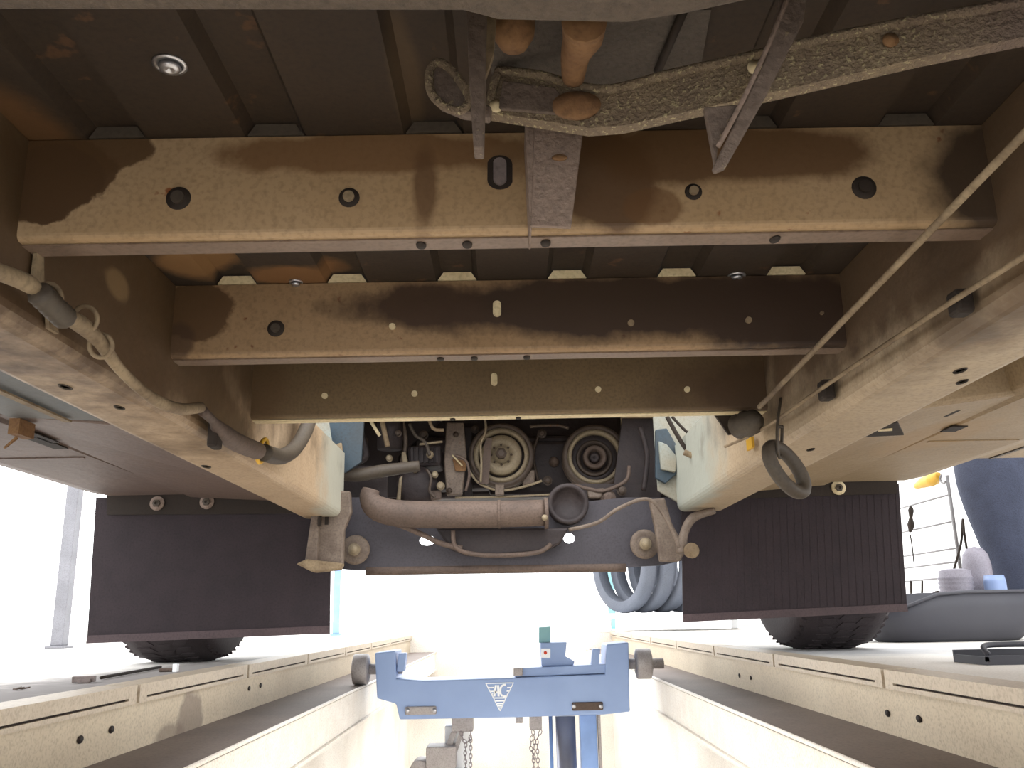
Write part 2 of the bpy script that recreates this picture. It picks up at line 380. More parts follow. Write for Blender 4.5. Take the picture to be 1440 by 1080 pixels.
for a in ((457, 557, .0042), (583, 554, .0042), (841, 548, .0042), (966, 548, .0042), (695, 534, .0045, False, .0045)): web_disc(3, *a)
for px, py, z in ((590, 332, ZB), (656, 331, ZB), (768, 331, ZB), (1095, 325, ZB), (619, 500, ZB), (741, 498, ZB), (667, 502, ZB), (636, 585, ZB), (729, 583, ZB)):
    p = UZ(px, py, z); i = 1 if py < 400 else (2 if py < 540 else 3)
    q = MB(); q.lathe([(.0001, 0), (.006, 0), (.0065, .0012)], (p.x, BY[i]+.018, ZB-.003), (0, 0, 1), 16, sx=1., sy=.6)
    obj('flange_hole', q, M['grime'], beams[i])

# chassis rails: rounded box sections with drain holes
def rail(sd, xi, xo, mt, y1):
    z0, z1, r = .3105, ZF-.001, .014
    pf = [(xi, z1), (xi, z0+r)] + [(xi+r-r*math.cos(a), z0+r-r*math.sin(a)) for a in (.4, .8, 1.2)] + [(xi+r, z0), (xo-r, z0)] + \
         [(xo-r+r*math.sin(a), z0+r-r*math.cos(a)) for a in (.4, .8, 1.2)] + [(xo, z0+r), (xo, z1)]
    q = MB(); n = len(pf); vs = []; fs = []
    ys = [-1.2, -.4, .0, .4, .8, 1.2, 1.6, y1]
    for j, y in enumerate(ys):
        for (x, z) in pf:
            vs.append((sd*x, y, z))
    for j in range(len(ys)-1):
        for k in range(n-1): fs.append((j*n+k, j*n+k+1, (j+1)*n+k+1, (j+1)*n+k))
        fs.append((j*n+n-1, j*n, (j+1)*n, (j+1)*n+n-1))
    q.add(vs, fs, 0, False); q.f += [list(range(n)), [(len(ys)-1)*n+k for k in range(n)]]; q.m += [0, 0]; q.sm += [False, False]
    return obj('chassis_rail', q, mt, T)
LX, RX = ('X', -.362), ('X', .362)
mL = mat('beige_rail_paint_left', (178, 155, 127), .55, mott=(156, 130, 102), scale=6, bump=.4, bscale=40,
    blobs=[blob(100, 380, 150, 60, LX, (72, 52, 33), .92, .22), blob(240, 470, 110, 110, LX, (84, 62, 40), .9, .25), blob(310, 590, 40, 50, LX, (96, 74, 48), .8, .2),
           ((-.36, 1.86, .40), (.04, .16, .2), (168, 170, 158), .8, .3), ((-.362, .3, .42), (.03, 1.3, .075), (76, 58, 38), .85, .25), blob(160, 400, 18, 20, LX, (132, 108, 76), .7, .2)])
mR = mat('beige_rail_paint_right', (174, 156, 131), .55, mott=(154, 132, 106), scale=6, bump=.5, bscale=40,
    blobs=[((.36, 1.80, .40), (.04, .30, .2), (160, 166, 158), .85, .3), ((.362, .4, .42), (.03, 1.1, .085), (74, 54, 36), .9, .25), ((.37, .30, .3105), (.065, .52, .05), (92, 72, 50), .92, .3),
           blob(1350, 470, 70, 22, ('Z', .3105), (70, 54, 38), .6, .3)])
railL = rail(-1, .358, .447, mL, 1.93); railR = rail(1, .366, .468, mR, 1.93)
for (px, py, rx) in ((92, 544, .010), (168, 573, .009), (290, 656, .012)):
    p = UZ(px, py, .3105); q = MB(); q.lathe([(.0001, .001), (rx*.7, .001), (rx, 0), (rx*1.1, .001)], (max(-.432, min(-.372, p.x)), p.y, .3095), (0, 0, 1), 18, sy=.45)
    obj('drain_hole', q, M['hosed'], railL)
for (px, py, rx) in ((1350, 521, .010), (1386, 536, .009), (1140, 632, .010)):
    p = UZ(px, py, .3105); q = MB(); q.lathe([(.0001, .001), (rx*.7, .001), (rx, 0), (rx*1.1, .001)], (max(.38, min(.445, p.x)), p.y, .3095), (0, 0, 1), 18, sy=.45)
    obj('drain_hole', q, M['grime'], railR)

# sills, side boards, cab and nose (body above only as far as it can be glimpsed)
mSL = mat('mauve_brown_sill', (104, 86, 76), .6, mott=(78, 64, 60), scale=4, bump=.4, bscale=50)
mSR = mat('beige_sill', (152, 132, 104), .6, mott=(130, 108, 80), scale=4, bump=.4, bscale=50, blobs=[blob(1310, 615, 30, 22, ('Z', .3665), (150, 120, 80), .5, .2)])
for sd, ms in ((-1, mSL), (1, mSR)):
    q = MB()
    pf = [(.66, .452), (.675, .375), (.69, .3665), (.86, .3665), (.90, .374), (.925, .395), (.93, .452)]
    q.prism([(sd*x, -1.2, z) for x, z in pf], (0, 3.12, 0))
    sl = obj('sill', q, ms, T, bevel=.004)
    for yy in (.45, .95, 1.45): q = MB(); q.box(*sorted((sd*.70, sd*.85)), yy, yy+.008, .3645, .3662); obj('seam', q, ms, sl)
    q = MB(); q.box(*sorted((sd*.90, sd*.94)), -1.2, 1.3, .46, .86); obj('side_board', q, M['rail'], T, bevel=.004)
    # inner strip between rail and sill
    q = MB(); q.box(*sorted((sd*.475, sd*.655)), -1.2, 1.93, .440, .446); obj('inner_panel', q, M['fendd'] if sd < 0 else mSR, T)
for px, py, w, h in ((66, 622, .011, .045), (54, 612, .007, .05), (156, 625, .004, .012)):
    p = UZ(px, py, .3665); q = MB(); q.box(p.x-w, p.x+w, p.y-h, p.y+h, .3645, .366); obj('jacking_slot', q, M['grime'], T)
for px, py, w, h in ((1341, 602, .012, .02), (1335, 580, .006, .02), (1232, 645, .004, .02)):
    p = UZ(px, py, .3665); q = MB(); q.box(p.x-w, p.x+w, p.y-h, p.y+h, .3645, .366); obj('jacking_slot', q, M['grime'], T)
p = UZ(32, 592, .3665); q = MB(); q.box(p.x-.007, p.x+.007, p.y-.02, p.y+.02, .345, .366); q.tube([(p.x, p.y, .35), (p.x-.02, p.y, .33), (p.x-.01, p.y+.01, .345)], .0015, 6)
obj('wire_clip', q, M['rust'], T)
# boxed outrigger on the right (stepped box with grooves)
q = MB(); q.box(.935, 1.25, .2, 1.78, .392, .47); q.box(.935, 1.25, .2, 1.775, .3885, .392)
ob = obj('step_box', q, mSR, T, bevel=.004)
for yy in (.97, 1.06): 
    q = MB(); q.box(yy, yy+.008, .2, 1.77, .3865, .3883); obj('groove', q, M['hosed'], ob)
q = MB(); q.prism([(-.449, .2, .352), (-.655, .2, .364), (-.655, 1.145, .364), (-.449, 1.145, .352)], (0, 0, .04)); obj('inner_strip', q, mat('blue_grey_strip', (76, 80, 80), .6, mott=(92, 84, 74)), T)
q = MB(); q.box(-.58, -.57, .3, 1.14, .3545, .3570); obj('weld_seam', q, M['hose'], T)
# dark plate standing in for the shade in the rail-to-sill gap, right
q = MB(); a = [UZ(px, py, .330) for px, py in ((1212, 615), (1250, 596), (1262, 594), (1271, 612))]
q.prism(a, (0, 0, .003)); obj('gap_shade', q, M['grime'], T)
q = MB(); a = [UZ(px, py, .3285) for px, py in ((1235, 605), (1255, 603), (1255, 606), (1235, 607))]; q.prism(a, (0, 0, .001)); obj('bright_edge', q, M['whitetab'], T)
# outer bridging panels between rail and sill (rounded gusset near the wheel arch)
for sd, ms in ((-1, mSL), (1, mSR)):
    q = MB()
    q.prism([(sd*.449 if sd < 0 else .470, 1.15, .345), (sd*.69, 1.15, .372), (sd*.69, 1.92, .36), (sd*.449 if sd < 0 else .470, 1.92, .345)], (0, 0, .05))
    obj('gusset', q, ms, T, bevel=.006)
# cab box and nose (outside)
q = MB(); q.box(-.90, .90, 1.96, 3.0, .66, 1.6); q.box(-.90, .90, 1.96, 2.0, .56, .66); obj('cab_body', q, M['rail'], T, bevel=.03)
q = MB(); q.box(-.88, .88, 2.98, 3.08, .42, .58); obj('bumper', q, M['grime'], T, bevel=.02)
q = MB(); q.box(-.60, .60, 2.80, 2.86, .40, .66); obj('radiator', q, M['eng'], T, bevel=.005)
for sd in (-1, 1):
    q = MB(); q.box(*sorted((sd*.61, sd*.64)), 1.99, 2.97, .36, .66); obj('wheel_housing', q, M['fendd'], T)
    q = MB(); q.box(*sorted((sd*.885, sd*.90)), 2.80, 2.97, .40, .66); obj('wing', q, M['rail'], T)

# mud flaps
def flap(sd, pts, dy, ribs):
    q = MB(); a = [U(px, py, 1.95) for px, py in pts]
    q.prism(a, (0, .008, 0)); f = obj('mud_flap', q, M['rubber'], T)
    (xb0, zb0), (xb1, zb1) = (a[3].x, a[3].z), (a[2].x, a[2].z)
    q = MB(); d = .016
    q.prism([(xb0, 1.9465, zb0), (xb1, 1.9465, zb1), (xb1, 1.9465, zb1+d), (xb0, 1.9465, zb0+d)], (0, .003, 0)); obj('hem', q, M['rubber'] if 0 else mat('hem_rubber', (74, 60, 62), .7), f)
    if sd < 0: return f
    q = MB(); nr = 30
    for k in range(nr):
        t = (k+.5)/nr; x = xb0*(1-t)+xb1*t; xt = a[0].x*(1-t)+a[1].x*t; zt = a[0].z*(1-t)+a[1].z*t; zb = zb0*(1-t)+zb1*t+.018
        w = .0016
        q.prism([(x-w, 1.9494, zb), (x+w, 1.9494, zb), (xt+w, 1.9494, zt-.012), (xt-w, 1.9494, zt-.012)], (0, .002, 0))
    obj('rib', q, M['rubber'], f, kind='stuff')
    return f
fl = flap(-1, [(135, 700), (466, 690), (463, 891), (122, 905)], 0, 1)
fr = flap(1, [(958, 686), (1264, 680), (1276, 860), (961, 875)], 0, 1)
# hanger strips with big washers
for f, pts, bl in ((fl, ((150, 690), (420, 686), (420, 722), (150, 724)), ((221, 708), (291, 706))), (fr, ((1010, 672), (1262, 664), (1262, 694), (1010, 702)), ((1119, 684), (1179, 686)))):
    q = MB(); q.prism([U(px, py, 1.942) for px, py in pts], (0, .004, 0)); st = obj('clamp_strip', q, M['grime'], f)
    for (px, py) in bl:
        p = U(px, py, 1.94); q = MB()
        q.lathe([(.0155, 0), (.0155, .003), (.006, .0035)], (p.x, 1.941, p.z), (0, -1, 0), 24); q.lathe([(.0085, .002), (.0085, .008), (.0035, .009), (.0035, .005), (.0001, .005)], (p.x, 1.941, p.z), (0, -1, 0), 6, mi=1, smooth=False)
        obj('bolt', q, [M['post'] if f is fl else M['whitetab'], M['hosed']], f)

# front wheels with treaded tyres
def wheel(sd):
    c = Vector((sd*(.865 if sd < 0 else .83), 2.47, .325)); q = MB(); R_ = .325; w = .118
    prof = [(.19, -w*.82), (.22, -w*.95), (.27, -w), (R_-.025, -w*.96), (R_-.008, -w*.8), (R_, -w*.55), (R_, w*.55), (R_-.008, w*.8), (R_-.025, w*.96), (.27, w), (.22, w*.95), (.19, w*.82)]
    q.lathe(prof+[prof[0]], c, (1, 0, 0), 56)
    q.f = q.f[:-2]; q.m = q.m[:-2]; q.sm = q.sm[:-2]
    wr = thing('wheel', '', '') ; del wr['label']; del wr['category']; wr.parent = T; wr.matrix_parent_inverse = Matrix.Translation(T.location).inverted()
    t = obj('tyre', q, M['tyre'], wr)
    q = MB(); nb = 60
    for k in range(nb):
        a = 2*math.pi*k/nb
        for j, xo in enumerate((-.085, -.045, 0, .045, .085)):
            aa = a+(math.pi/nb if j % 2 else 0)
            rr = R_-.001-(.012 if abs(xo) > .08 else 0)
            e = Vector((0, math.cos(aa), math.sin(aa))); tn = Vector((0, -math.sin(aa), math.cos(aa)))
            sk = tn*.011+Vector((.006*(1 if xo < 0 else -1), 0, 0))
            q.obox(c+Vector((xo, 0, 0))+e*rr, (.016, 0, 0), sk, e*.003)
    tb = obj('tread', q, M['tyre'], wr, kind='stuff')
    q = MB(); q.lathe([(.0001, -.05), (.06, -.05), (.08, -.02), (.16, -.015), (.185, -.08), (.196, -.1), (.196, .1), (.185, .08), (.16, .03), (.0001, .03)], c, (1, 0, 0), 32)
    obj('rim', q, M['dirtsteel'], wr)
wheel(-1); wheel(1)

# subframe plate with two through holes, via a filled 2-D curve
def plate(name, outer, holes, y, th, mt, parent, bevel=0.):
    cu = bpy.data.curves.new(name, 'CURVE'); cu.dimensions = '2D'; cu.fill_mode = 'BOTH'; cu.extrude = th/2
    for ring in [outer]+holes:
        sp = cu.splines.new('POLY'); sp.points.add(len(ring)-1); sp.use_cyclic_u = True
        for k, (x, z) in enumerate(ring): sp.points[k].co = (x, z, 0, 1)
    tmp = bpy.data.objects.new(name+'_c', cu); COL.objects.link(tmp)
    bpy.context.view_layer.update()
    me = bpy.data.meshes.new_from_object(tmp.evaluated_get(bpy.context.evaluated_depsgraph_get()))
    bpy.data.objects.remove(tmp); bpy.data.curves.remove(cu)
    for v in me.vertices: v.co = (v.co.x, y-v.co.z, v.co.y)
    me.materials.clear(); me.materials.append(mt); me.name = name
    o = bpy.data.objects.new(name, me); COL.objects.link(o)
    if parent is not None:
        o.parent = parent
        if parent.type == 'EMPTY': o.matrix_parent_inverse = Matrix.Translation(parent.location).inverted()
    return o
def ell(px, py, rx, ry, Y, n=20):
    p = U(px, py, Y); k = Y*1.03/FPX
    return [(p.x+rx*k*math.cos(2*math.pi*i/n), p.z+ry*k*math.sin(2*math.pi*i/n)) for i in range(n)]
def poly(pts, Y): return [(U(px, py, Y).x, U(px, py, Y).z) for px, py in pts]
sub = plate('subframe', poly([(440, 700), (520, 700), (600, 712), (760, 712), (880, 700), (985, 700), (975, 785), (930, 795), (880, 798), (800, 802), (620, 803), (520, 803), (440, 798)], 2.0),
            [ell(601, 760, 11, 7, 2.0), ell(800, 757, 8, 7, 2.0)], 2.0, .01, M['sub'], T)
q = MB(); a = U(515, 803, 2.0); b = U(880, 798, 2.0); 
q.tube([(a.x, 2.0, a.z), (0, 2.0, (a.z+b.z)/2), (b.x, 2.0, b.z)], .010, 10); obj('subframe_lip', q, M['exh'], T)
q = MB(); q.tube([(-.4, 2.2, .33), (-.2, 2.25, .36), (.2, 2.25, .36), (.4, 2.2, .33)], .02); obj('steering_rack', q, M['eng'], T)
# engine block and its parts
q = MB(); q.box(-.30, .31, 2.36, 2.75, .405, .66); q.box(-.24, .28, 2.30, 2.36, .42, .56); q.box(-.05, .30, 2.28, 2.30, .40, .54)
blk = obj('engine_block', q, M['eng'], T, bevel=.01)
def pulley(px, py, kind):
    p = U(px, py, 2.185); k = 2.2*1.06/FPX; c = (p.x, 2.22, p.z); r = 44*k
    pu = thing('pulley', '', ''); del pu['label']; del pu['category']; pu.parent = T; pu.matrix_parent_inverse = Matrix.Translation(T.location).inverted()
    q = MB(); q.lathe([(r*.84, 0), (r, .0), (r, .012), (r*.93, .02), (r*.93, .026), (r, .034), (r*.98, .05), (r*.86, .055), (r*.84, .045)], (p.x, 2.23, p.z), (0, -1, 0), 44, cap=False)
    obj('pulley_rim', q, M['puldark'], pu)
    if kind == 0:
        q = MB(); q.lathe([(r*.84, .02), (r*.84, .046), (r*.70, .048), (r*.70, .02)], (p.x, 2.23, p.z), (0, -1, 0), 44, cap=False); obj('pulley_ring', q, M['pul'], pu)
        q = MB(); q.lathe([(r*.7, .02), (r*.7, .024), (r*.6, .024)], (p.x, 2.23, p.z), (0, -1, 0), 44, cap=False); obj('pulley_groove', q, M['eng'], pu)
        q = MB(); q.lathe([(r*.62, .02), (r*.62, .045), (r*.58, .05), (r*.3, .050), (r*.27, .044), (r*.24, .044), (r*.22, .06), (.0001, .06)], (p.x, 2.23, p.z), (0, -1, 0), 40); obj('pulley_disc', q, M['pul'], pu)
        q = MB(); q.lathe([(r*.17, .06), (r*.17, .075), (r*.1, .078), (.0001, .078)], (p.x, 2.23, p.z), (0, -1, 0), 6, smooth=False); obj('hub_bolt', q, M['puldark'], pu)
        q = MB()
        for j in range(8):
            a = j*math.pi/4; q.lathe([(.003, .05), (.003, .053)], (p.x+r*.3*math.cos(a), 2.23, p.z+r*.3*math.sin(a)), (0, -1, 0), 8)
        obj('rivet', q, M['puldark'], pu)
    else:
        q = MB(); q.lathe([(r*.84, .02), (r*.84, .046), (r*.72, .048), (r*.70, .02)], (p.x, 2.23, p.z), (0, -1, 0), 44, cap=False); obj('pulley_ring', q, M['pul'], pu)
        q = MB(); q.lathe([(r*.70, .0), (r*.70, .026), (r*.5, .01), (.0001, .01)], (p.x, 2.23, p.z), (0, -1, 0), 40); obj('pulley_well', q, M['eng'], pu)
        q = MB(); q.lathe([(r*.56, .01), (r*.56, .022), (r*.5, .024), (r*.42, .014)], (p.x, 2.23, p.z), (0, -1, 0), 40, cap=False); obj('well_ring', q, M['puldark'], pu)
        q = MB(); q.lathe([(r*.36, .01), (r*.36, .04), (r*.32, .045), (r*.22, .04), (r*.2, .02), (.0001, .018)], (p.x, 2.23, p.z), (0, -1, 0), 40); obj('pulley_hub', q, M['exh'], pu)
        q = MB(); q.lathe([(r*.16, .018), (r*.16, .034), (r*.08, .036), (.0001, .03)], (p.x, 2.23, p.z), (0, -1, 0), 18); obj('hub_bolt', q, M['eng'], pu)
pulley(705, 640, 0); pulley(837, 642, 1)
# belt tensioner blade over first pulley, wire
q = MB(); q.prism([U(px, py, 2.15) for px, py in ((683, 616), (692, 616), (687, 680), (673, 680))], (0, .006, 0)); obj('belt_guard', q, M['exh'], T)
q = MB(); q.tube([U(px, py, 2.14) for px, py in ((681, 585), (683, 605), (676, 625), (677, 650), (676, 678))], .003); obj('guard_wire', q, M['pul'], T)
q = MB(); q.tube([U(px, py, 2.16) for px, py in ((660, 662), (672, 678), (693, 688), (715, 689), (745, 682), (762, 676))], .003); obj('cover_edge', q, M['pul'], T)
q = MB(); q.prism([U(px, py, 2.15) for px, py in ((696, 681), (709, 681), (709, 696), (696, 696))], (0, .01, 0)); obj('lug', q, M['eng2'], T, bevel=.002)
q = MB(); q.tube([U(px, py, 2.17) for px, py in ((640, 700), (720, 698), (800, 694))], .0025); obj('seam', q, M['pul'], T)
for px, py, r in ((780, 646, .009), (890, 623, .010), (800, 690, .007)):
    p = U(px, py, 2.24); q = MB(); q.lathe([(r*1.5, 0), (r*1.5, .006), (r, .01), (r, .02), (.0001, .02)], (p.x, 2.28, p.z), (0, -1, 0), 18); obj('bolt', q, M['exh'], T)
# timing plate
q = MB(); q.prism([U(px, py, 2.16) for px, py in ((628, 594), (652, 594), (656, 640), (650, 695), (628, 697), (624, 650))], (0, .02, 0)); tp = obj('timing_plate', q, M['eng2'], T, bevel=.003)
for px, py in ((641, 611), (632, 690)):
    p = U(px, py, 2.16); q = MB(); q.lathe([(.007, 0), (.007, .004), (.004, .005), (.004, .008), (.0001, .008)], (p.x, 2.16, p.z), (0, -1, 0), 16); obj('bolt', q, M['puldark'], tp)
# starter, brackets, rods, hoses left of the pulleys
def eb(name, pts, y, d, mt, bev=.003): q = MB(); q.prism([U(px, py, y) for px, py in pts], (0, d, 0)); return obj(name, q, M[mt], T, bevel=bev)
eb('alternator', ((572, 627), (620, 625), (620, 655), (574, 656)), 2.15, .1, 'eng', .008)
for k in range(6):
    x = 578+k*7; eb('cooling_fin', ((x, 629), (x+3, 629), (x+3, 650), (x, 650)), 2.142, .006, 'eng', 0)
eb('starter_bracket', ((564, 636), (570, 634), (576, 658), (566, 657)), 2.14, .01, 'pul')
eb('stay', ((561, 672), (566, 668), (563, 704), (557, 704)), 2.12, .01, 'pul')
q = MB(); q.cyl(U(568, 676, 2.13), U(588, 703, 2.13), .005); obj('rod', q, M['dirtsteel'], T)
q = MB(); q.cyl(U(520, 590, 2.05), U(534, 613, 2.05), .004); obj('rod', q, M['whitetab'], T)
q = MB(); q.lathe([(.03, 0), (.032, .05), (.028, .15), (.0001, .15)], U(548, 632, 2.12), (0, 0, 1), 20); obj('canister', q, M['eng'], T)
q = MB(); q.cyl(U(537, 590, 2.05), U(545, 628, 2.05), .006); obj('pipe', q, M['hose'], T)
q = MB(); q.tube([U(px, py, 2.06) for px, py in ((603, 590), (610, 603), (624, 605))], .004); obj('pipe', q, M['hose'], T)
q = MB(); q.cyl(U(590, 625, 2.1), U(622, 621, 2.1), .003); obj('rod', q, M['pul'], T)
for px, py, r in ((584, 660, .009), (612, 668, .008), (620, 684, .01), (548, 645, .008), (605, 640, .009)):
    p = U(px, py, 2.12); q = MB(); q.lathe([(r, 0), (r, .012), (r*.6, .016), (.0001, .016)], p, (0, -1, 0), 10, smooth=False); obj('bolt', q, M['pul'], T)
eb('small_box', ((605, 690), (620, 689), (620, 702), (605, 703)), 2.12, .02, 'exh')
q = MB(); q.tube([U(px, py, 2.0) for px, py in ((442, 666), (455, 663), (500, 668), (540, 662), (590, 655))], [.011, .0145, .0155, .015, .012]); obj('coolant_hose', q, M['hosed'], T)
eb('splash_plate', ((500, 590), (625, 588), (560, 640), (560, 700), (520, 700), (470, 690), (470, 640)), 2.3, .01, 'eng')
q = MB(); q.lathe([(.035, 0), (.05, .02), (.05, .07), (.03, .08)], U(590, 690, 2.2), (0, -1, 0), 24); obj('gearbox_flange', q, M['eng'], T)
# exhaust down pipe crossing under the engine, with flange at right
q = MB(); q.tube([U(px, py, 1.93) for px, py in ((522, 688), (520, 700), (530, 714), (560, 722), (620, 724), (700, 723), (765, 721))], [.018, .022, .027, .029, .029, .029, .028], 18); ex = obj('exhaust_pipe', q, M['exh'], T)
q = MB(); p = U(768, 722, 1.93); q.lathe([(.034, -.004), (.034, .004)], p, (1, 0, .0), 24); p = U(702, 723, 1.93); q.lathe([(.031, -.003), (.031, .003)], p, (1, 0, 0), 24); obj('pipe_collar', q, M['exh'], ex)
p = U(766, 728, 1.9); q = MB(); q.lathe([(.007, 0), (.006, .006), (.0001, .008)], p, (0, -1, 0), 12); obj('bolt', q, M['pul'], ex)
q = MB(); p = U(797, 712, 2.02); q.lathe([(.046, 0), (.046, .022), (.044, .026), (.036, .026), (.034, .014), (.0001, .013)], (p.x, 1.995, p.z), (0, -1, 0), 28); obj('exhaust_flange', q, M['eng'], T)
q = MB(); q.tube([U(px, py, 1.95) for px, py in ((525, 728), (560, 738), (590, 750), (620, 764), (650, 771))], .006); obj('stay_rod', q, M['exh'], T)
# oil pan
q = MB(); q.prism([U(px, py, 1.96) for px, py in ((612, 742), (800, 742), (788, 765), (765, 776), (700, 782), (655, 781), (635, 774))], (0, .025, 0)); op = obj('oil_pan', q, M['eng'], T, bevel=.006)
q = MB(); q.tube([U(px, py, 1.945) for px, py in ((637, 746), (640, 768), (660, 778), (700, 781), (755, 777), (775, 765))], .005); obj('pan_rim', q, M['exh'], op)
# inner fender panels (right: pale blue, left: dark blue)
def pan(name, pts, Y, mt, d=.006, bev=.002): q = MB(); q.prism([U(px, py, Y) for px, py in pts], (0, d, 0)); return obj(name, q, M[mt], T, bevel=bev)
pan('inner_fender', ((918, 580), (1100, 575), (1110, 640), (1000, 700), (962, 712), (925, 690)), 1.93, 'fend')
pan('fender_step', ((922, 604), (938, 602), (955, 632), (952, 666), (936, 680), (922, 672)), 1.915, 'fendd', .012)
pan('fender_rib', ((926, 620), (938, 625), (952, 642), (950, 664), (930, 660)), 1.905, 'fend', .012)
pan('inner_fender', ((425, 590), (462, 590), (470, 640), (455, 690), (430, 720), (425, 650)), 1.92, 'fend')
pan('fender_step', ((455, 588), (512, 588), (508, 650), (485, 665), (452, 640)), 1.97, 'fendd', .01)
pan('fender_fold', ((452, 632), (480, 622), (482, 640), (455, 655)), 1.955, 'hose', .01)
pan('engine_side_plate', ((440, 655), (545, 655), (545, 700), (520, 712), (445, 700)), 2.05, 'eng', .01)
pan('engine_side_plate', ((875, 588), (925, 588), (925, 705), (860, 705)), 2.1, 'eng', .01)
pan('engine_side_plate', ((800, 680), (930, 680), (930, 715), (780, 722)), 2.08, 'eng', .01)
# more engine bay hardware
for px, py, r, Y, mt in ((470, 700, .008, 2.0, 'exh'), (508, 622, .012, 2.2, 'exh'), (560, 610, .006, 2.1, 'puldark'), (596, 612, .008, 2.2, 'puldark'), (600, 676, .012, 2.14, 'eng2'),
        (666, 640, .007, 2.24, 'exh'), (668, 604, .007, 2.24, 'puldark'), (762, 610, .008, 2.26, 'puldark'), (770, 676, .008, 2.24, 'puldark'), (742, 668, .012, 2.26, 'exh'), (880, 660, .01, 2.16, 'exh'), (855, 700, .012, 2.06, 'exh'), (874, 690, .008, 2.06, 'puldark')):
    p = U(px, py, Y); q = MB(); q.lathe([(r*1.5, 0), (r*1.5, .004), (r, .005), (r, .014), (r*.5, .016), (.0001, .016)], p, (0, -1, 0), 12, smooth=False); obj('bolt', q, M[mt], T)
for pts, r, Y, mt in ((((576, 596), (584, 612), (598, 622), (604, 640)), .004, 2.1, 'hosed'), (((600, 660), (606, 672), (604, 690), (612, 700)), .0035, 2.1, 'puldark'),
        (((640, 640), (655, 648), (660, 668), (655, 690)), .0035, 2.12, 'exh'), (((505, 600), (515, 640), (500, 650)), .008, 2.1, 'eng'),
        (((780, 690), (800, 682), (830, 688), (850, 690), (880, 676), (885, 655)), .0045, 2.05, 'exh'), (((745, 600), (780, 598), (800, 602)), .004, 2.26, 'eng2'),
        (((760, 605), (750, 640), (758, 680)), .004, 2.26, 'puldark'), (((565, 590), (570, 620), (566, 650)), .006, 2.15, 'eng2'), (((900, 600), (910, 640), (905, 690)), .006, 2.05, 'eng'),
        (((447, 640), (452, 690), (449, 740)), .004, 1.885, 'grime'), (((636, 640), (650, 655)), .002, 2.14, 'whitetab')):
    q = MB(); q.tube([U(px, py, Y) for px, py in pts], r, 8); obj('pipe', q, M[mt], T)
eb('mount_tab', ((735, 664), (752, 660), (752, 680), (735, 682)), 2.2, .02, 'eng2')
eb('mount_tab', ((826, 688), (850, 686), (846, 700), (828, 700)), 2.05, .02, 'bracket')
eb('belt_cover', ((650, 600), (664, 600), (664, 700), (652, 700)), 2.24, .02, 'eng')
eb('rusty_plate', ((636, 644), (656, 648), (655, 662), (640, 662)), 2.15, .01, 'rust', .002)
eb('ribbed_case', ((575, 672), (603, 670), (606, 694), (584, 700)), 2.18, .05, 'eng2', .006)
# drop brackets carrying the subframe
br = pan('drop_bracket', ((447, 690), (492, 690), (494, 720), (484, 745), (482, 795), (452, 802), (446, 798)), 1.90, 'bracket', .02, .004)
q = MB(); q.prism([U(px, py, 1.885) for px, py in ((438, 722), (448, 722), (446, 796), (428, 792))], (0, .03, 0)); obj('bracket_fold', q, M['bracket'], br, bevel=.003)
q = MB(); q.box(0, 0, 0, 0, 0, 0); 
q = MB(); p = U(459, 731, 1.895); q.box(p.x-.004, p.x+.004, 1.8975, 1.899, p.z-.010, p.z+.010); obj('slot', q, M['grime'], br)
q = MB(); q.prism([U(px, py, 1.88) for px, py in ((416, 793), (430, 786), (482, 792), (478, 801), (440, 805))], (0, .03, 0)); obj('bracket_foot', q, M['hose'], br, bevel=.004)
br = pan('drop_bracket', ((913, 702), (935, 700), (945, 735), (966, 775), (955, 790), (928, 790), (922, 745)), 1.90, 'bracket', .02, .004)
q = MB(); q.tube([U(px, py, 1.87) for px, py in ((958, 778), (962, 750), (975, 728), (1005, 718))], [.012, .009, .010, .007]); obj('bracket_arm', q, M['bracket'], br)
q = MB(); q.lathe([(.001, 0), (.014, .002), (.016, .02), (.001, .024)], U(970, 775, 1.87), (0, -1, 0), 16); obj('bracket_foot', q, M['hose'], br)
for px, py in ((499, 773), (907, 765)):
    p = U(px, py, 1.96); q = MB()
    q.lathe([(.030, 0), (.032, .01), (.026, .014), (.018, .012), (.015, .012), (.015, .018), (.009, .02), (.009, .03), (.0001, .031)], (p.x, 1.975, p.z), (0, -1, 0), 28)
    bu = obj('bushing', q, [M['bracket']], T)
    q = MB(); q.lathe([(.013, .02), (.013, .026), (.009, .028), (.009, .036), (.0001, .037)], (p.x, 1.975, p.z), (0, -1, 0), 16); obj('bolt', q, M['pul'], bu)
# wires and clips, right
q = MB(); q.tube([U(px, py, 1.80) for px, py in ((938, 586), (950, 608), (965, 632), (978, 640))], .0045); obj('wire', q, M['grime'], T)
q = MB(); q.tube([U(px, py, 1.80) for px, py in ((945, 586), (958, 600), (972, 615), (978, 636))], .003); obj('wire', q, M['grime'], T)
q = MB(); q.tube([U(px, py, 1.75) for px, py in ((1068, 600), (1040, 612), (1015, 634), (985, 643), (962, 636))], .006); obj('pale_cable', q, M['hose'], T)
q = MB()
for px, py, r in ((985, 634, .014), (983, 648, .012), (984, 660, .016)): p = U(px, py, 1.76); q.lathe([(r*.5, 0), (r, .003), (r, .012), (r*.4, .014)], p, (0, -1, 0), 10)
obj('cable_clip', q, M['grime'], T)
q = MB(); q.tube([U(px, py, 1.84) for px, py in ((800, 745), (840, 735), (870, 715), (905, 702), (925, 712), (945, 745), (955, 770))], .004); obj('sensor_cable', q, M['bracket'], T)
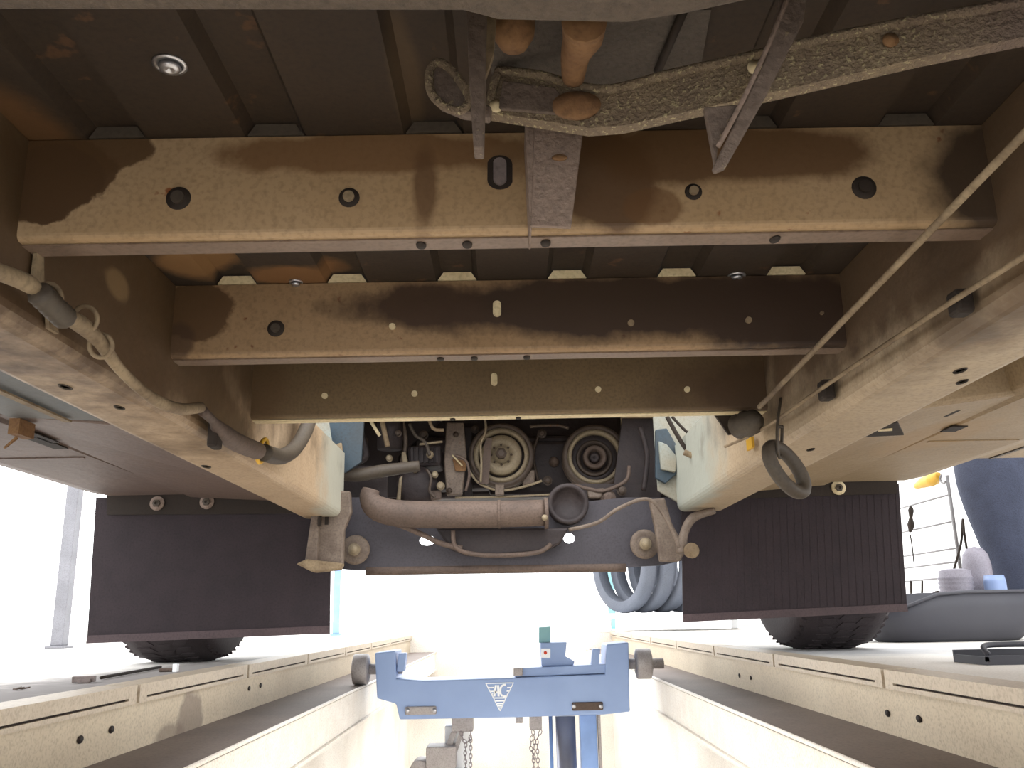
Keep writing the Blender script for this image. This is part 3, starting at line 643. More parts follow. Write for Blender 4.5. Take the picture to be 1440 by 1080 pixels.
# brake line on the left rail
pp = [(-30, 372), (0, 383), (38, 398), (60, 416), (85, 440), (112, 455), (140, 480), (165, 515), (195, 545), (225, 566), (255, 575), (282, 573)]
q = MB(); q.tube([UX(px, py, -.335) for px, py in pp], [.006, .006, .0065, .005, .006, .007, .006, .005, .005, .006, .006, .006], 12); bl_ = obj('brake_line', q, M['hose'], T)
q = MB(); q.tube([UX(px, py, -.33) for px, py in ((55, 412), (75, 432), (92, 448))], .009, 10, wob=.06); obj('rubber_sleeve', q, M['hosed'], bl_)
for px, py in ((68, 418), (120, 448), (142, 486)):
    p = UX(px, py, -.335); q = MB(); q.tube([(p.x+.0095*math.cos(a), p.y-.003*math.sin(a), p.z+.0095*math.sin(a)) for a in [k*math.pi/5 for k in range(10)]], .002, 6, closed=True); obj('hose_clamp', q, M['hose'], bl_)
q = MB(); q.tube([UX(px, py, -.34) for px, py in ((285, 578), (300, 592), (312, 608), (335, 623), (362, 634))], [.006, .005, .011, .012, .012], 14); obj('steel_pipe', q, M['exh'], bl_)
q = MB(); q.tube([UX(px, py, -.335) for px, py in ((370, 636), (395, 642), (415, 630), (430, 605), (438, 580))], .012, 14); obj('rubber_hose', q, M['hosed'], bl_)
p = UX(369, 634, -.337); q = MB(); q.tube([(p.x+.004*math.sin(a), p.y+.016*math.cos(a), p.z+.016*math.sin(a)) for a in [k*math.pi/6 for k in range(12)]], .003, 6, closed=True); obj('hose_ring', q, M['yellow'], bl_)
q = MB(); p = UX(303, 605, -.345); q.box(p.x-.006, p.x+.006, p.y-.012, p.y+.012, p.z-.022, p.z+.01); obj('pipe_clip', q, M['grime'], bl_, bevel=.003)
# small tabs on left rail wall
for a in (((48, 345), (56, 348), (57, 400), (42, 395)), ((62, 425), (70, 432), (78, 470), (64, 462))):
    q = MB(); q.prism([UX(px, py, -.356) for px, py in a], (.003, 0, 0)); obj('rail_tab', q, M['hose'], railL)
# handbrake rod and thin cable, right
q = MB(); q.tube([UZ(1500, 127, .352), UZ(1068, 572, .352)], [.0026, .0034], 10, smooth_path=False); rodo = obj('handbrake_rod', q, M['hose'], T)
p = UZ(1050, 596, .348); q = MB()
q.lathe([(.012, -.022), (.018, -.018), (.015, -.008), (.019, 0), (.016, .008), (.017, .016), (.009, .026), (.005, .03)], p, Vector((.45, -1, .0)), 18); obj('rubber_boot', q, M['hosed'], rodo)
q = MB(); q.prism([U(px, py, 1.245) for px, py in ((1004, 581), (1045, 580), (1068, 606), (1025, 611))], (0, .006, 0)); obj('boot_bracket', q, M['grime'], T)
cp = [(1500, 318), (1440, 360), (1345, 420), (1250, 482), (1157, 545), (1100, 585), (1060, 610), (1020, 628)]
q = MB(); q.tube([UX(px, py, .345) for px, py in cp], .0024, 8); cb = obj('thin_cable', q, M['hose'], T)
for px, py, s_ in ((1345, 425, .009), (1158, 548, .010)):
    p = UX(px, py, .352); q = MB(); q.box(p.x-.004, p.x+.01, p.y-s_, p.y+s_, p.z-s_*1.2, p.z+s_); obj('cable_clip', q, M['grime'], cb, bevel=.003)
p = UX(1057, 624, .36); q = MB(); q.box(p.x-.004, p.x+.0, p.y-.015, p.y+.015, p.z-.008, p.z+.008); obj('orange_tag', q, M['yellow'], T)

# spare wheel carrier near the camera
q = MB()
top = [(700, 98), (760, 105), (812, 120), (862, 124), (940, 104), (1040, 82), (1150, 56), (1300, 26), (1440, 2), (1520, -12)]
bot = [(1520, 36), (1440, 52), (1300, 80), (1160, 113), (1060, 136), (960, 158), (880, 176), (830, 180), (760, 169), (688, 158)]
def UP(px, py, o=0.): d = ray(px, py); return CAMP + d*(.51/(d.y+.36*d.x)) - Vector((0, o, 0))
q.prism([UP(px, py) for px, py in top+bot], (0, .010, 0))
arm = obj('carrier_arm', q, M['crust'], T, label='flaking flat iron bar of the spare wheel carrier')
q = MB(); q.tube([UP(px, py+2, .001) for px, py in top], .003, 8); q.tube([UP(px, py, .001) for px, py in ((690, 160), (692, 130), (702, 99))], .003, 8); obj('bar_edge', q, M['crust'], arm)
q = MB(); q.prism([UP(px, py, .003) for px, py in ((708, 116), (780, 126), (800, 150), (790, 164), (700, 156))], (0, .003, 0)); obj('clean_face', q, M['iron'], arm, bevel=.001)
p = UP(810, 155, .003); q = MB(); q.lathe([(.0150, 0), (.015, .004), (.006, .006), (.0001, .006)], p, (0, -1, 0), 24, sy=.6); obj('rusty_washer', q, M['rust'], arm)
for px, py in ((1250, 60), (698, 152), (1060, 98)):
    p = UP(px, py, .001); q = MB(); q.lathe([(.004, 0), (.0045, .002), (.0001, .003)], p, (0, -1, 0), 14); obj('rivet', q, M['rust'] if px == 1250 else M['whitetab'], arm)
hk = [(612, 86), (628, 90), (648, 113), (662, 136), (692, 148), (690, 166), (650, 160), (620, 148), (604, 130), (602, 104)]
q = MB(); q.prism([U(px, py, .475) for px, py in hk], (0, .008, 0)); h_ = obj('carrier_hook', q, M['iron'], T, bevel=.002)
q = MB(); q.tube([U(px, py, .474) for px, py in ((614, 88), (632, 96), (652, 122), (660, 142), (645, 156), (620, 146), (606, 128), (604, 102))], .0028, 8, closed=True); obj('hook_rim', q, M['crust'], h_)
q = MB(); q.prism([U(px, py, .44) for px, py in ((656, 14), (684, 14), (682, 120), (680, 207), (666, 207), (660, 120))], (0, .014, 0))
bd = obj('carrier_blade', q, M['iron'], T, bevel=.001)
q = MB(); q.prism([U(px, py, .452) for px, py in ((684, 14), (698, 20), (694, 75), (682, 110))], (0, .005, 0)); obj('blade_edge', q, M['hose'], bd)
q = MB(); q.prism([U(px, py, .555) for px, py in ((752, 168), (822, 168), (803, 320), (747, 318))], (0, .003, 0))
q.prism([U(px, py, .556) for px, py in ((738, 168), (752, 168), (748, 318), (745, 318))], (0, .04, 0))
post = obj('carrier_post', q, M['post'], T, bevel=.001)
p = U(787, 222, .553); q = MB(); q.lathe([(.0055, 0), (.005, .0012), (.0001, .0012)], p, (0, -1, 0), 16, sy=.45); obj('oval_hole', q, M['rust'], post)
q = MB(); q.prism([U(px, py, .42) for px, py in ((1100, -14), (1137, -14), (1130, 30), (1080, 130), (1020, 236), (1006, 241), (1002, 236), (1078, 80))], (0, .004, 0))
q.prism([U(px, py, .426) for px, py in ((990, 150), (1038, 146), (1010, 205), (1007, 240))], (0, .004, 0))
bd = obj('carrier_blade', q, M['iron'], T, bevel=.001)
q = MB(); q.tube([U(px, py, .419) for px, py in ((1110, -8), (1082, 60), (1045, 140), (1010, 206))], .0015, 6); obj('blade_edge', q, M['post'], bd)
q = MB(); c0 = UZ(722, 42, .44); q.lathe([(.0001, -.014), (.008, -.012), (.0125, -.004), (.0135, .004), (.013, .014)], c0, (0, 0, 1), 22); obj('rusty_knob', q, M['rust'], T)
q = MB(); q.tube([UZ(px, py, .42) for px, py in ((822, 30), (820, 50), (810, 75), (806, 110))], [.013, .012, .009, .007], 12); obj('rusty_peg', q, M['rust'], T)
q = MB(); q.prism([UZ(px, py, .447) for px, py in ((700, 20), (1000, 14), (985, 96), (950, 110), (860, 128), (810, 124), (740, 110), (690, 104))], (0, 0, .004)); pl = obj('winch_plate', q, M['greyplate'], T)
q = MB(); a, b = UZ(962, 14, .445), UZ(925, 100, .445); q.tube([a, b], .003, 6, smooth_path=False); obj('groove', q, M['grime'], pl)
q = MB(); q.prism([UZ(px, py, .34) for px, py in ((-260, 15), (650, 17), (672, 22), (700, 30), (880, 34), (960, 22), (1062, 0), (1120, -20), (1120, -260), (-260, -260))], (0, 0, .018))
obj('rear_guard', q, mat('dark_guard_steel', (84, 72, 60), .8, mott=(66, 56, 48), scale=12, bump=.8, bscale=200), T, bevel=.002)

# rubber exhaust hanger ring hanging from the cable strap
rr = thing('rubber_ring', 'brown rubber exhaust ring hanging on a wire strap beside the beige rail', 'rubber ring', U(1107, 660, 1.08))
c = U(1106, 660, 1.08); k = 1.08*1.03/FPX
q = MB(); q.tube([(c.x+k*((26*math.cos(a))*.94+(32*math.sin(a))*-.30), c.y+.012*math.cos(a), c.z+k*((32*math.sin(a))*.95+(26*math.cos(a))*-.30)) for a in [i*math.pi/8 for i in range(16)]], .0088, 12, closed=True)
obj('ring', q, M['hosed'], rr)
q = MB(); q.tube([U(1098, 560, 1.09), U(1093, 600, 1.068), U(1094, 636, 1.065), U(1098, 641, 1.08), U(1100, 600, 1.095)], .002, 6); q.tube([U(1093, 600, 1.068), U(1101, 600, 1.068)], .002, 6, smooth_path=False)
obj('wire_strap', q, M['hosed'], rr)

# ---------------------------------------------------------------- pit jack
J = thing('pit_jack', 'blue pit jack with a white triangle emblem, spanning the pit on two rollers', 'jack', (0, 2.95, -1.5))
JY = 2.85
M['dirtsteel_'] = M['dirtsteel']; M['dirtsteel'] = mat('pale_grey_steel', (168, 162, 160), .5, .1, mott=(146, 138, 136), scale=20)
q = MB(); q.prism([U(px, py, JY) for px, py in ((527, 918), (556, 915), (557, 954), (595, 957), (720, 953), (851, 948), (853, 906), (884, 903), (886, 1001), (850, 1005), (720, 1009), (562, 1012), (557, 990), (530, 982))], (0, .16, 0))
cbm = obj('crossbeam', q, M['jack'], J, bevel=.004)
# raised bar and head
q = MB(); q.prism([U(px, py, JY+.01) for px, py in ((724, 940), (852, 934), (852, 947), (724, 952))], (0, .12, 0)); obj('top_bar', q, M['jack'], J, bevel=.002)
q = MB(); q.prism([U(px, py, JY-.004) for px, py in ((722, 940), (735, 939), (735, 950), (722, 951))], (0, .02, 0)); obj('stop_block', q, M['dirtsteel'], J, bevel=.002)
q = MB(); q.prism([U(px, py, JY+.03) for px, py in ((760, 904), (797, 903), (795, 923), (808, 930), (806, 936), (762, 937))], (0, .08, 0)); hd = obj('saddle', q, M['jack'], J, bevel=.002)
q = MB(); q.prism([U(px, py, JY+.027) for px, py in ((761, 912), (774, 912), (774, 925), (761, 925))], (0, .002, 0)); st = obj('sticker', q, M['white'], hd)
p = U(767, 918, JY+.025); q = MB(); q.lathe([(.005, 0), (.005, .001)], (p.x, JY+.0265, p.z), (0, -1, 0), 14); o = obj('saddle_dot', q, M['red'], hd)
q = MB(); q.prism([U(px, py, JY+.05) for px, py in ((758, 882), (774, 881), (774, 903), (758, 904))], (0, .03, 0)); obj('saddle_pad', q, M['teal'], J)
for pts in (((567, 918), (564, 944)), ((838, 912), (836, 936))):
    a, b = U(*pts[0], JY+.03), U(*pts[1], JY+.03); q = MB(); q.obox((a+b)/2, (.012, 0, 0), (0, .02, 0), (a-b)/2); obj('side_lug', q, M['jack'], J, bevel=.003)
# rusty pins in oval openings
for px, py, w in ((592, 999, 22), (826, 993, 22)):
    q = MB(); a, b = U(px-w, py, JY), U(px+w, py, JY); q.obox((a+b)/2-Vector((0, .003, 0)), ((b.x-a.x)/2, 0, 0), (0, .004, 0), (0, 0, .012)); o = obj('cover_strip', q, M['exh'] if px > 700 else M['dirtsteel'], J, bevel=.004)
    for s_ in (-w+3, w-3): p = U(px+s_, py, JY-.008); q = MB(); q.lathe([(.007, 0), (.006, .003), (.0001, .004)], (p.x, JY-.007, p.z), (0, -1, 0), 14); obj('pin', q, M['steel'], o)
# axles and rollers on the ledges
for sd, (x0, x1) in ((-1, (490, 528)), (1, (884, 922))):
    c0 = U((x0+x1)/2, 928 if sd < 0 else 921, JY+.06)
    a, b = (x0+8, x0+22) if sd < 0 else (x1-28, x1-8)
    pa, pb = U(a, 928 if sd < 0 else 921, JY+.06), U(b, 928 if sd < 0 else 921, JY+.06)
    r = .046; wd_ = .045
    q = MB(); w = wd_; q.lathe([(r*.6, -.004), (r*.95, 0), (r, .004), (r, w-.004), (r*.95, w), (r*.6, w+.004)], (pa.x, pa.y, SZ+r+.0005), (1, 0, 0), 28); obj('roller', q, M['dirtsteel'], J)
    q = MB(); q.cyl((sd*.34, pa.y, SZ+r), (sd*(.475), pa.y, SZ+r), .016); obj('axle', q, M['dirtsteel'], J)
# emblem: white triangle outline, stripes, slanted letters (A C)
e0 = U(702, 979, JY); k = JY*1.01/FPX
def ep(x, y): p = U(670+x*70/1080, 940+y*70/1080, JY); return Vector((p.x, JY-.0012, p.z))
q = MB()
def bar(x0, y0, x1, y1, x2, y2, x3, y3): q.prism([ep(x0, y0), ep(x1, y1), ep(x2, y2), ep(x3, y3)], (0, .0010, 0))
q.tube([ep(x, y) for x, y in ((225, 325), (500, 318), (765, 312), (785, 345), (640, 640), (530, 880), (500, 890), (360, 620), (220, 350))], .0016, 8, closed=True)
for (y, a, b) in ((415, 255, 385), (415, 665, 745), (500, 290, 372), (490, 655, 705), (555, 322, 360), (560, 660, 672), (640, 375, 635), (705, 400, 610), (765, 430, 580), (812, 455, 560), (855, 480, 535)):
    bar(a, y-13, b, y-17, b, y+11, a, y+15)
bar(400, 362, 445, 362, 408, 608, 362, 608); bar(447, 362, 492, 362, 503, 608, 460, 608); bar(404, 490, 458, 490, 459, 540, 398, 540)
q2 = [(640, 355), (580, 360), (530, 400), (515, 480), (525, 560), (570, 600), (650, 610)]
for i in range(len(q2)-1):
    (xa, ya), (xb, yb) = q2[i], q2[i+1]; dx, dy = xb-xa, yb-ya; l = math.hypot(dx, dy); nx, ny = -dy/l*22, dx/l*22
    bar(xa+nx, ya+ny, xb+nx, yb+ny, xb-nx, yb-ny, xa-nx, ya-ny)
obj('emblem', q, M['white'], cbm)
# under the beam: blocks, piston, column, hanging chains, motor
def jb(name, x0, x1, y0, y1, Y, d, mt, bev=.002):
    q = MB(); q.prism([U(x0, y0, Y), U(x1, y0, Y), U(x1, y1, Y), U(x0, y1, Y)], (0, d, 0)); return obj(name, q, M[mt], J, bevel=bev)
jb('chain_block', 635, 665, 1009, 1029, JY+.04, .08, 'dirtsteel'); jb('chain_block', 745, 762, 1007, 1027, JY+.04, .08, 'dirtsteel'); jb('peg', 725, 735, 1008, 1017, JY+.03, .03, 'dirtsteel')
p = U(795, 1012, JY+.08)
q = MB(); q.cyl((p.x, JY+.08, -1.45), (p.x, JY+.08, p.z+.01), .031, 28); obj('piston', q, M['chrome'], J)
p = U(826, 1008, JY+.08); q = MB(); q.box(p.x-.026, p.x+.026, JY+.05, JY+.10, -1.45, p.z+.01); obj('column', q, M['jackl'], J, bevel=.003)
p = U(842, 1008, JY+.05); q = MB(); q.box(p.x-.004, p.x+.004, JY+.04, JY+.07, -1.45, p.z+.01); obj('guide_bar', q, M['dirtsteel'], J)
p = U(775, 1008, JY+.05); q = MB(); q.cyl((p.x, JY+.1, -1.45), (p.x, JY+.1, p.z+.01), .006, 12); obj('guide_bar', q, M['jackl'], J)
q = MB(); q.box(-.40, .40, JY-.05, JY+.25, -1.4995, -1.44); obj('base', q, M['jack'], J, bevel=.006)
q = MB(); p = U(648, 1030, JY+.1); q.box(p.x-.05, p.x+.03, JY+.10, JY+.16, -1.45, p.z+.02); obj('rear_column', q, M['white'], J, bevel=.004)
q = MB(); a = U(598, 1052, JY); b = U(640, 1060, JY); q.box(a.x, b.x, JY+.02, JY+.12, b.z-.05, a.z); q.box(a.x+.02, b.x+.02, JY+.02, JY+.12, b.z-.12, b.z-.055)
q.cyl((a.x-.02, JY+.03, b.z-.05), (a.x-.02, JY+.12, b.z-.05), .03, 20); obj('pump_unit', q, M['dirtsteel'], J, bevel=.004)
q = MB(); q.prism([U(px, py, JY+.06) for px, py in ((634, 1030), (642, 1030), (630, 1066), (622, 1060))], (0, .02, 0)); q.prism([U(px, py, JY+.06) for px, py in ((646, 1030), (652, 1030), (640, 1066), (634, 1064))], (0, .02, 0)); obj('lever', q, M['dirtsteel'], J)
def chain(path, name='chain'):
    q = MB(); P_ = [U(px, py, JY+.03) for px, py in path]; pts = []
    for a, b in zip(P_[:-1], P_[1:]):
        n = max(1, round((b-a).length/.0125))
        for i in range(n): pts.append(a.lerp(b, i/n))
    pts.append(P_[-1])
    for i in range(len(pts)-1):
        a, b = pts[i], pts[i+1]; c = (a+b)/2; t = (b-a).normalized()*.0085
        s_ = Vector((0, 1, 0)) if i % 2 else t.cross(Vector((0, 1, 0))).normalized(); s_ = s_*.0045
        q.tube([c+t*math.cos(w)+s_*math.sin(w) for w in [j*math.pi/4 for j in range(8)]], .0014, 5, closed=True, smooth_path=False)
    return obj(name, q, M['chain'], J)
chain(((648, 1029), (651, 1040), (656, 1045), (661, 1040), (662, 1029))); chain(((655, 1045), (654, 1062), (656, 1110))); chain(((662, 1038), (662, 1060), (661, 1110)))
chain(((749, 1027), (752, 1040), (750, 1060), (752, 1110))); chain(((761, 1027), (755, 1040), (756, 1060), (758, 1110))); chain(((748, 1035), (746, 1050), (752, 1068)))

M['dirtsteel'] = M['dirtsteel_']

# ---------------------------------------------------------------- things on the workshop floor
# black drain pan
pc = UZ(1346, 903, 0); pcx, pcy = pc.x+.035, pc.y+.135
D = thing('drain_pan', 'large black plastic drain pan on the floor beside the right front tyre', 'drain pan', (pcx, pcy, 0))
def sup(a, rx, ry, e=3.2):
    c_, s_ = math.cos(a), math.sin(a)
    return (rx*math.copysign(abs(c_)**(2/e), c_), ry*math.copysign(abs(s_)**(2/e), s_))
q = MB(); n = 40; vs = []; fs = []
rings = [(.20, .11, 0, 1), (.215, .125, .012, 1), (.24, .145, .055, 1), (.253, .15, .10, 1), (.257, .155, .143, 1), (.247, .146, .143, 1), (.225, .13, .05, 1), (.18, .10, .02, 1)]
for rx, ry, z, _ in rings:
    for i in range(n):
        a = 2*math.pi*i/n; x, y = sup(a, rx, ry)
        zz = z - (z/.143)*.042*max(0, min(1, (-x-.06)/.12))**1.2
        vs.append((pcx+x, pcy+y, zz))
for k in range(len(rings)-1):
    for i in range(n): j = (i+1) % n; fs.append((k*n+i, k*n+j, (k+1)*n+j, (k+1)*n+i))
fs += [list(range(n))[::-1], [(len(rings)-1)*n+i for i in range(n)]]
q.add(vs, fs, 0, True); obj('pan_body', q, M['pan'], D)
q = MB(); q.tube([(pcx+sup(a, .257, .155)[0], pcy+sup(a, .257, .155)[1], .143-.042*max(0, min(1, (-sup(a, .257, .155)[0]-.06)/.12))**1.2) for a in [2*math.pi*i/40 for i in range(40)]], .005, 8, closed=True, smooth_path=False); obj('pan_lip', q, M['pan'], D)
# items standing behind the pan
def stand(name, label, cat, px, py, Y, prof, mt, n=22, sx=1., ribs=0):
    p = U(px, py, Y); q = MB(); q.lathe(prof, (p.x, Y, .0), (0, 0, 1), n, sx=sx); o = obj(name, q, M[mt]); tag(o, label, cat); return o
pr = [(.05, 0)]
for i in range(14): pr += [(.056, .01+i*.0145), (.051, .0155+i*.0145)]
pr += [(.05, .224), (.03, .23), (.03, .215), (.0001, .215)]
stand('ribbed_canister', 'grey ribbed canister standing behind the drain pan', 'canister', 1345, 825, 3.06, [(r, z*.98) for r, z in pr], 'greyp')
stand('rounded_bottle', 'tall grey round-topped bottle behind the drain pan, between canister and jeans', 'bottle', 1374, 800, 3.12, [(.036, 0), (.044, .01), (.046, .15), (.046, .24), (.04, .275), (.026, .295), (.0001, .303)], 'greyp')
p = U(1399, 820, 3.01); q = MB(); q.lathe([(.03, 0), (.034, .02), (.034, .18), (.030, .2), (.026, .195), (.024, .12), (.0001, .12)], (p.x, 3.01, 0), (0, 0, 1), 20); o = obj('small_blue_can', q, M['bluep']); tag(o, 'small light blue can behind the drain pan in front of the jeans', 'can')
# cable loop on the floor between canister and wall
q = MB(); q.tube([U(px, py, 3.4) for px, py in ((1298, 850), (1305, 840), (1318, 832), (1330, 835))], .004); o = obj('cable_end', q, M['grime']); tag(o, 'short dark cable arching up beside the grey ribbed canister', 'cable')
# low tray at the right edge
p = UZ(1425, 935, 0); TR = thing('metal_tray', 'low dark metal tray lying on the floor at the right edge, nearest the pit', 'tray', (p.x+.04, p.y+.05, 0))
q = MB(); q.box(p.x-.045, p.x+.16, p.y, p.y+.12, 0, .006); q.box(p.x-.045, p.x+.16, p.y, p.y+.005, .006, .016); q.box(p.x-.045, p.x-.040, p.y, p.y+.12, .006, .014); q.box(p.x-.045, p.x+.16, p.y+.115, p.y+.12, .006, .022)
obj('tray_body', q, M['pan'], TR)
q = MB(); q.tube([(p.x-.03, p.y+.02, .016), (p.x-.02, p.y+.05, .03), (p.x+.03, p.y+.06, .032), (p.x+.12, p.y+.06, .030)], .005); obj('tray_handle', q, M['pan'], TR)
# left: steel bar, rod, debris, small white block
p = UZ(118, 957, .004); q = MB(); q.obox((p.x, p.y, .0065), (.018, .004, 0), (-.002, .008, 0), (0, 0, .005)); q.obox((p.x+.006, p.y-.012, .004), (.010, .003, 0), (-.001, .004, 0), (0, 0, .003)); o = obj('steel_latch', q, M['dirtsteel'], bevel=.001); tag(o, 'small steel latch lying on the floor beside the left pit edge', 'latch')
a, b = UZ(142, 953, .004), UZ(226, 938, .004); q = MB(); q.tube([a, (a+b)/2, b], .003, 8); o = obj('thin_rod', q, M['grime']); tag(o, 'thin dark rod lying from the steel latch towards the left tyre', 'rod')
p = UZ(247, 942, .004); q = MB(); q.box(p.x-.005, p.x+.005, p.y-.006, p.y+.006, .0, .016); o = obj('white_block', q, M['white'], bevel=.001); tag(o, 'tiny white block on the left pit edge in front of the tyre', 'block')
p = UZ(236, 942, .004); q = MB(); q.obox((p.x, p.y, .004), (.016, .002, 0), (0, .008, 0), (0, 0, .0035)); o = obj('rusty_lump', q, M['exh'], bevel=.002); tag(o, 'flat brown lump beside the tiny white block', 'debris')
p = UZ(25, 968, .003); q = MB()
for dx, dy, l in ((0, 0, .016), (.008, .004, .014), (-.006, .01, .010)): q.prism([(p.x+dx-l*.5, p.y+dy, .001), (p.x+dx, p.y+dy+l*.3, .002), (p.x+dx+l*.6, p.y+dy+.002, .003), (p.x+dx, p.y+dy-l*.3, .001)], (0, 0, .002))
o = obj('dry_leaf', q, M['exh']); tag(o, 'crumpled brown leaf on the floor at the left edge', 'leaf')

# wall rack at the far right: horizontal wires with hanging things
XR = 1.92
RK = thing('wire_rack', 'wire rack of thin horizontal rods by the bright wall, behind the drain pan', 'rack', (XR, 4.2, 0))
for pa, pb in (((1275, 715), (1345, 690)), ((1275, 748), (1350, 730)), ((1275, 782), (1380, 765)), ((1320, 791), (1356, 791)), ((1275, 817), (1330, 813)), ((1275, 853), (1300, 853))):
    a = UX(*pa, XR); b = UX(*pb, XR); z = (a.z+b.z)/2; q = MB(); q.cyl((XR, 3.85, z), (XR, 4.7, z), .004, 8); obj('rod', q, M['wire'], RK)
for y in (3.86, 4.69): q = MB(); q.cyl((XR, y, 0), (XR, y, .66), .008, 8); obj('upright', q, M['wire'], RK)
def hang(name, label, cat, pts, r, mt='grime', X=XR-.02):
    q = MB(); q.tube([UX(px, py, X) for px, py in pts], r, 8); o = obj(name, q, M[mt]); tag(o, label, cat); return o
hang('spring_clamp', 'dark clamp hanging from the second rod of the wire rack', 'clamp', ((1281, 712), (1281, 718), (1281, 728), (1281, 738), (1280, 748)), [.006, .014, .008, .018, .006])
hang('cord', 'thin cord hanging down below the dark clamp on the wire rack', 'cord', ((1280, 752), (1283, 770), (1285, 790)), .003)
hang('long_cable', 'long black cable hanging in a loop from the wire rack near the jeans', 'cable', ((1360, 775), (1356, 750), (1354, 730), (1352, 760), (1346, 785), (1338, 812)), .005)
hang('wire_loop', 'u-shaped wire loop hanging from the lowest rods of the rack', 'wire', ((1281, 817), (1282, 838), (1290, 846), (1296, 838), (1297, 817)), .005)
hang('yellow_glove', 'bright yellow glove on top of the wire rack just below the sill', 'glove', ((1288, 684), (1300, 678), (1312, 674), (1320, 668)), [.012, .026, .03, .014], 'yellow')
hang('grey_hook', 'small grey hook at the top of the wire rack beside the yellow glove', 'hook', ((1324, 668), (1322, 674), (1326, 680), (1330, 677)), .005, 'wire')

# posts beyond the truck
def post(name, label, px, w, Y, h, mt):
    p = U(px, 880, Y); q = MB(); q.box(p.x-w, p.x+w, Y-w, Y+w, .012, h); q.box(p.x-w*1.6, p.x+w*1.6, Y-w*1.6, Y+w*1.6, 0, .012); o = obj(name, q, M[mt], bevel=.003); tag(o, label, 'post')
post('steel_post', 'pale grey steel post standing in the bright opening left of the left mud flap', 86, .028, 4.2, 2.4, 'postg')
post('blue_post', 'thin blue post in the bright gap between left mud flap and jack', 473, .022, 6.2, 2.4, 'jackl')
post('teal_post', 'pale teal post beside the row of standing tyres', 861, .025, 6.4, 2.4, 'teal')
# row of tyres standing on a low white bench
BN = U(915, 862, 5.8)
q = MB(); q.box(BN.x-.30, BN.x+.62, 5.35, 6.05, BN.z-.03, BN.z+.0)
for xx in (BN.x-.27, BN.x+.55):
    for yy in (5.38, 5.98): q.box(xx, xx+.04, yy, yy+.04, 0, BN.z-.03)
o = obj('low_bench', q, M['white'], bevel=.003); tag(o, 'low white bench carrying the row of upright tyres', 'bench')
labs = ['first upright tyre of the row on the low bench, beside the teal post', 'second upright tyre of the row on the low bench', 'third upright tyre of the row on the low bench', 'fourth upright tyre of the row, beside the mud flap', 'last upright tyre of the row, mostly behind the mud flap']
for i in range(5):
    Rr = .30; x = BN.x-.17+i*.115
    q = MB(); w = .045
    pr = [(Rr-.07, -w*.8), (Rr-.03, -w), (Rr-.006, -w*.8), (Rr, -w*.4), (Rr, w*.4), (Rr-.006, w*.8), (Rr-.03, w), (Rr-.07, w*.8), (Rr-.07, -w*.8)]
    ax = Vector((1, .55, 0)).normalized()
    q.lathe(pr, (x, 5.70, BN.z+Rr+.001), ax, 40); q.f = q.f[:-2]; q.m = q.m[:-2]; q.sm = q.sm[:-2]
    o = obj('tyre', q, M['tyreg']); tag(o, labs[i], 'tyre', 'upright tyres on the low bench')

# ---------------------------------------------------------------- person crouching at the right
PN = thing('person', 'person in dark blue jeans leaning behind the black drain pan', 'person', (1.80, 3.15, 0))
def skin(name, verts, edges, radii, mt, parent, root=0, sub=2, flat=None):
    me = bpy.data.meshes.new(name); me.from_pydata(verts, edges, [])
    o = bpy.data.objects.new(name, me); COL.objects.link(o)
    o.parent = parent; o.matrix_parent_inverse = Matrix.Translation(parent.location).inverted()
    s = o.modifiers.new('skin', 'SKIN'); s.use_smooth_shade = True
    bm = bmesh.new(); bm.from_mesh(me); ly = bm.verts.layers.skin.verify(); bm.verts.ensure_lookup_table()
    for i, v in enumerate(bm.verts):
        r = radii[i]; v[ly].radius = r if isinstance(r, tuple) else (r, r)
        v[ly].use_root = (i == root)
    bm.to_mesh(me); bm.free()
    d = o.modifiers.new('sub', 'SUBSURF'); d.levels = sub; d.render_levels = sub
    me.materials.append(mt)
    return o
# body (hidden under clothes except head and hands): pelvis, spine, neck, head, arms
X0 = 1.75
V = [(X0+.22, 3.20, .80), (X0+.15, 3.20, .98), (X0+.04, 3.19, 1.18), (X0-.06, 3.18, 1.34), (X0-.12, 3.18, 1.43), (X0-.17, 3.18, 1.50),
     (X0-.05, 3.02, 1.30), (X0-.10, 2.94, 1.05), (X0-.26, 2.96, .86), (X0-.33, 2.97, .80),
     (X0-.05, 3.36, 1.30), (X0-.08, 3.44, 1.05), (X0-.22, 3.40, .84), (X0-.29, 3.39, .79),
     (X0+.20, 3.08, .76), (X0+.02, 3.00, .53), (X0+.13, 3.02, .12), (X0+.22, 3.32, .76), (X0+.16, 3.38, .46), (X0+.27, 3.38, .10)]
Eg = [(0, 1), (1, 2), (2, 3), (3, 4), (4, 5), (3, 6), (6, 7), (7, 8), (8, 9), (3, 10), (10, 11), (11, 12), (12, 13), (0, 14), (14, 15), (15, 16), (0, 17), (17, 18), (18, 19)]
Rd = [.15, .14, .155, .13, .06, .055, .07, .05, .036, .028, .07, .05, .036, .028, .10, .07, .045, .10, .07, .045]
body = skin('body', V, Eg, [r*.93 for r in Rd], M['skin'], PN)
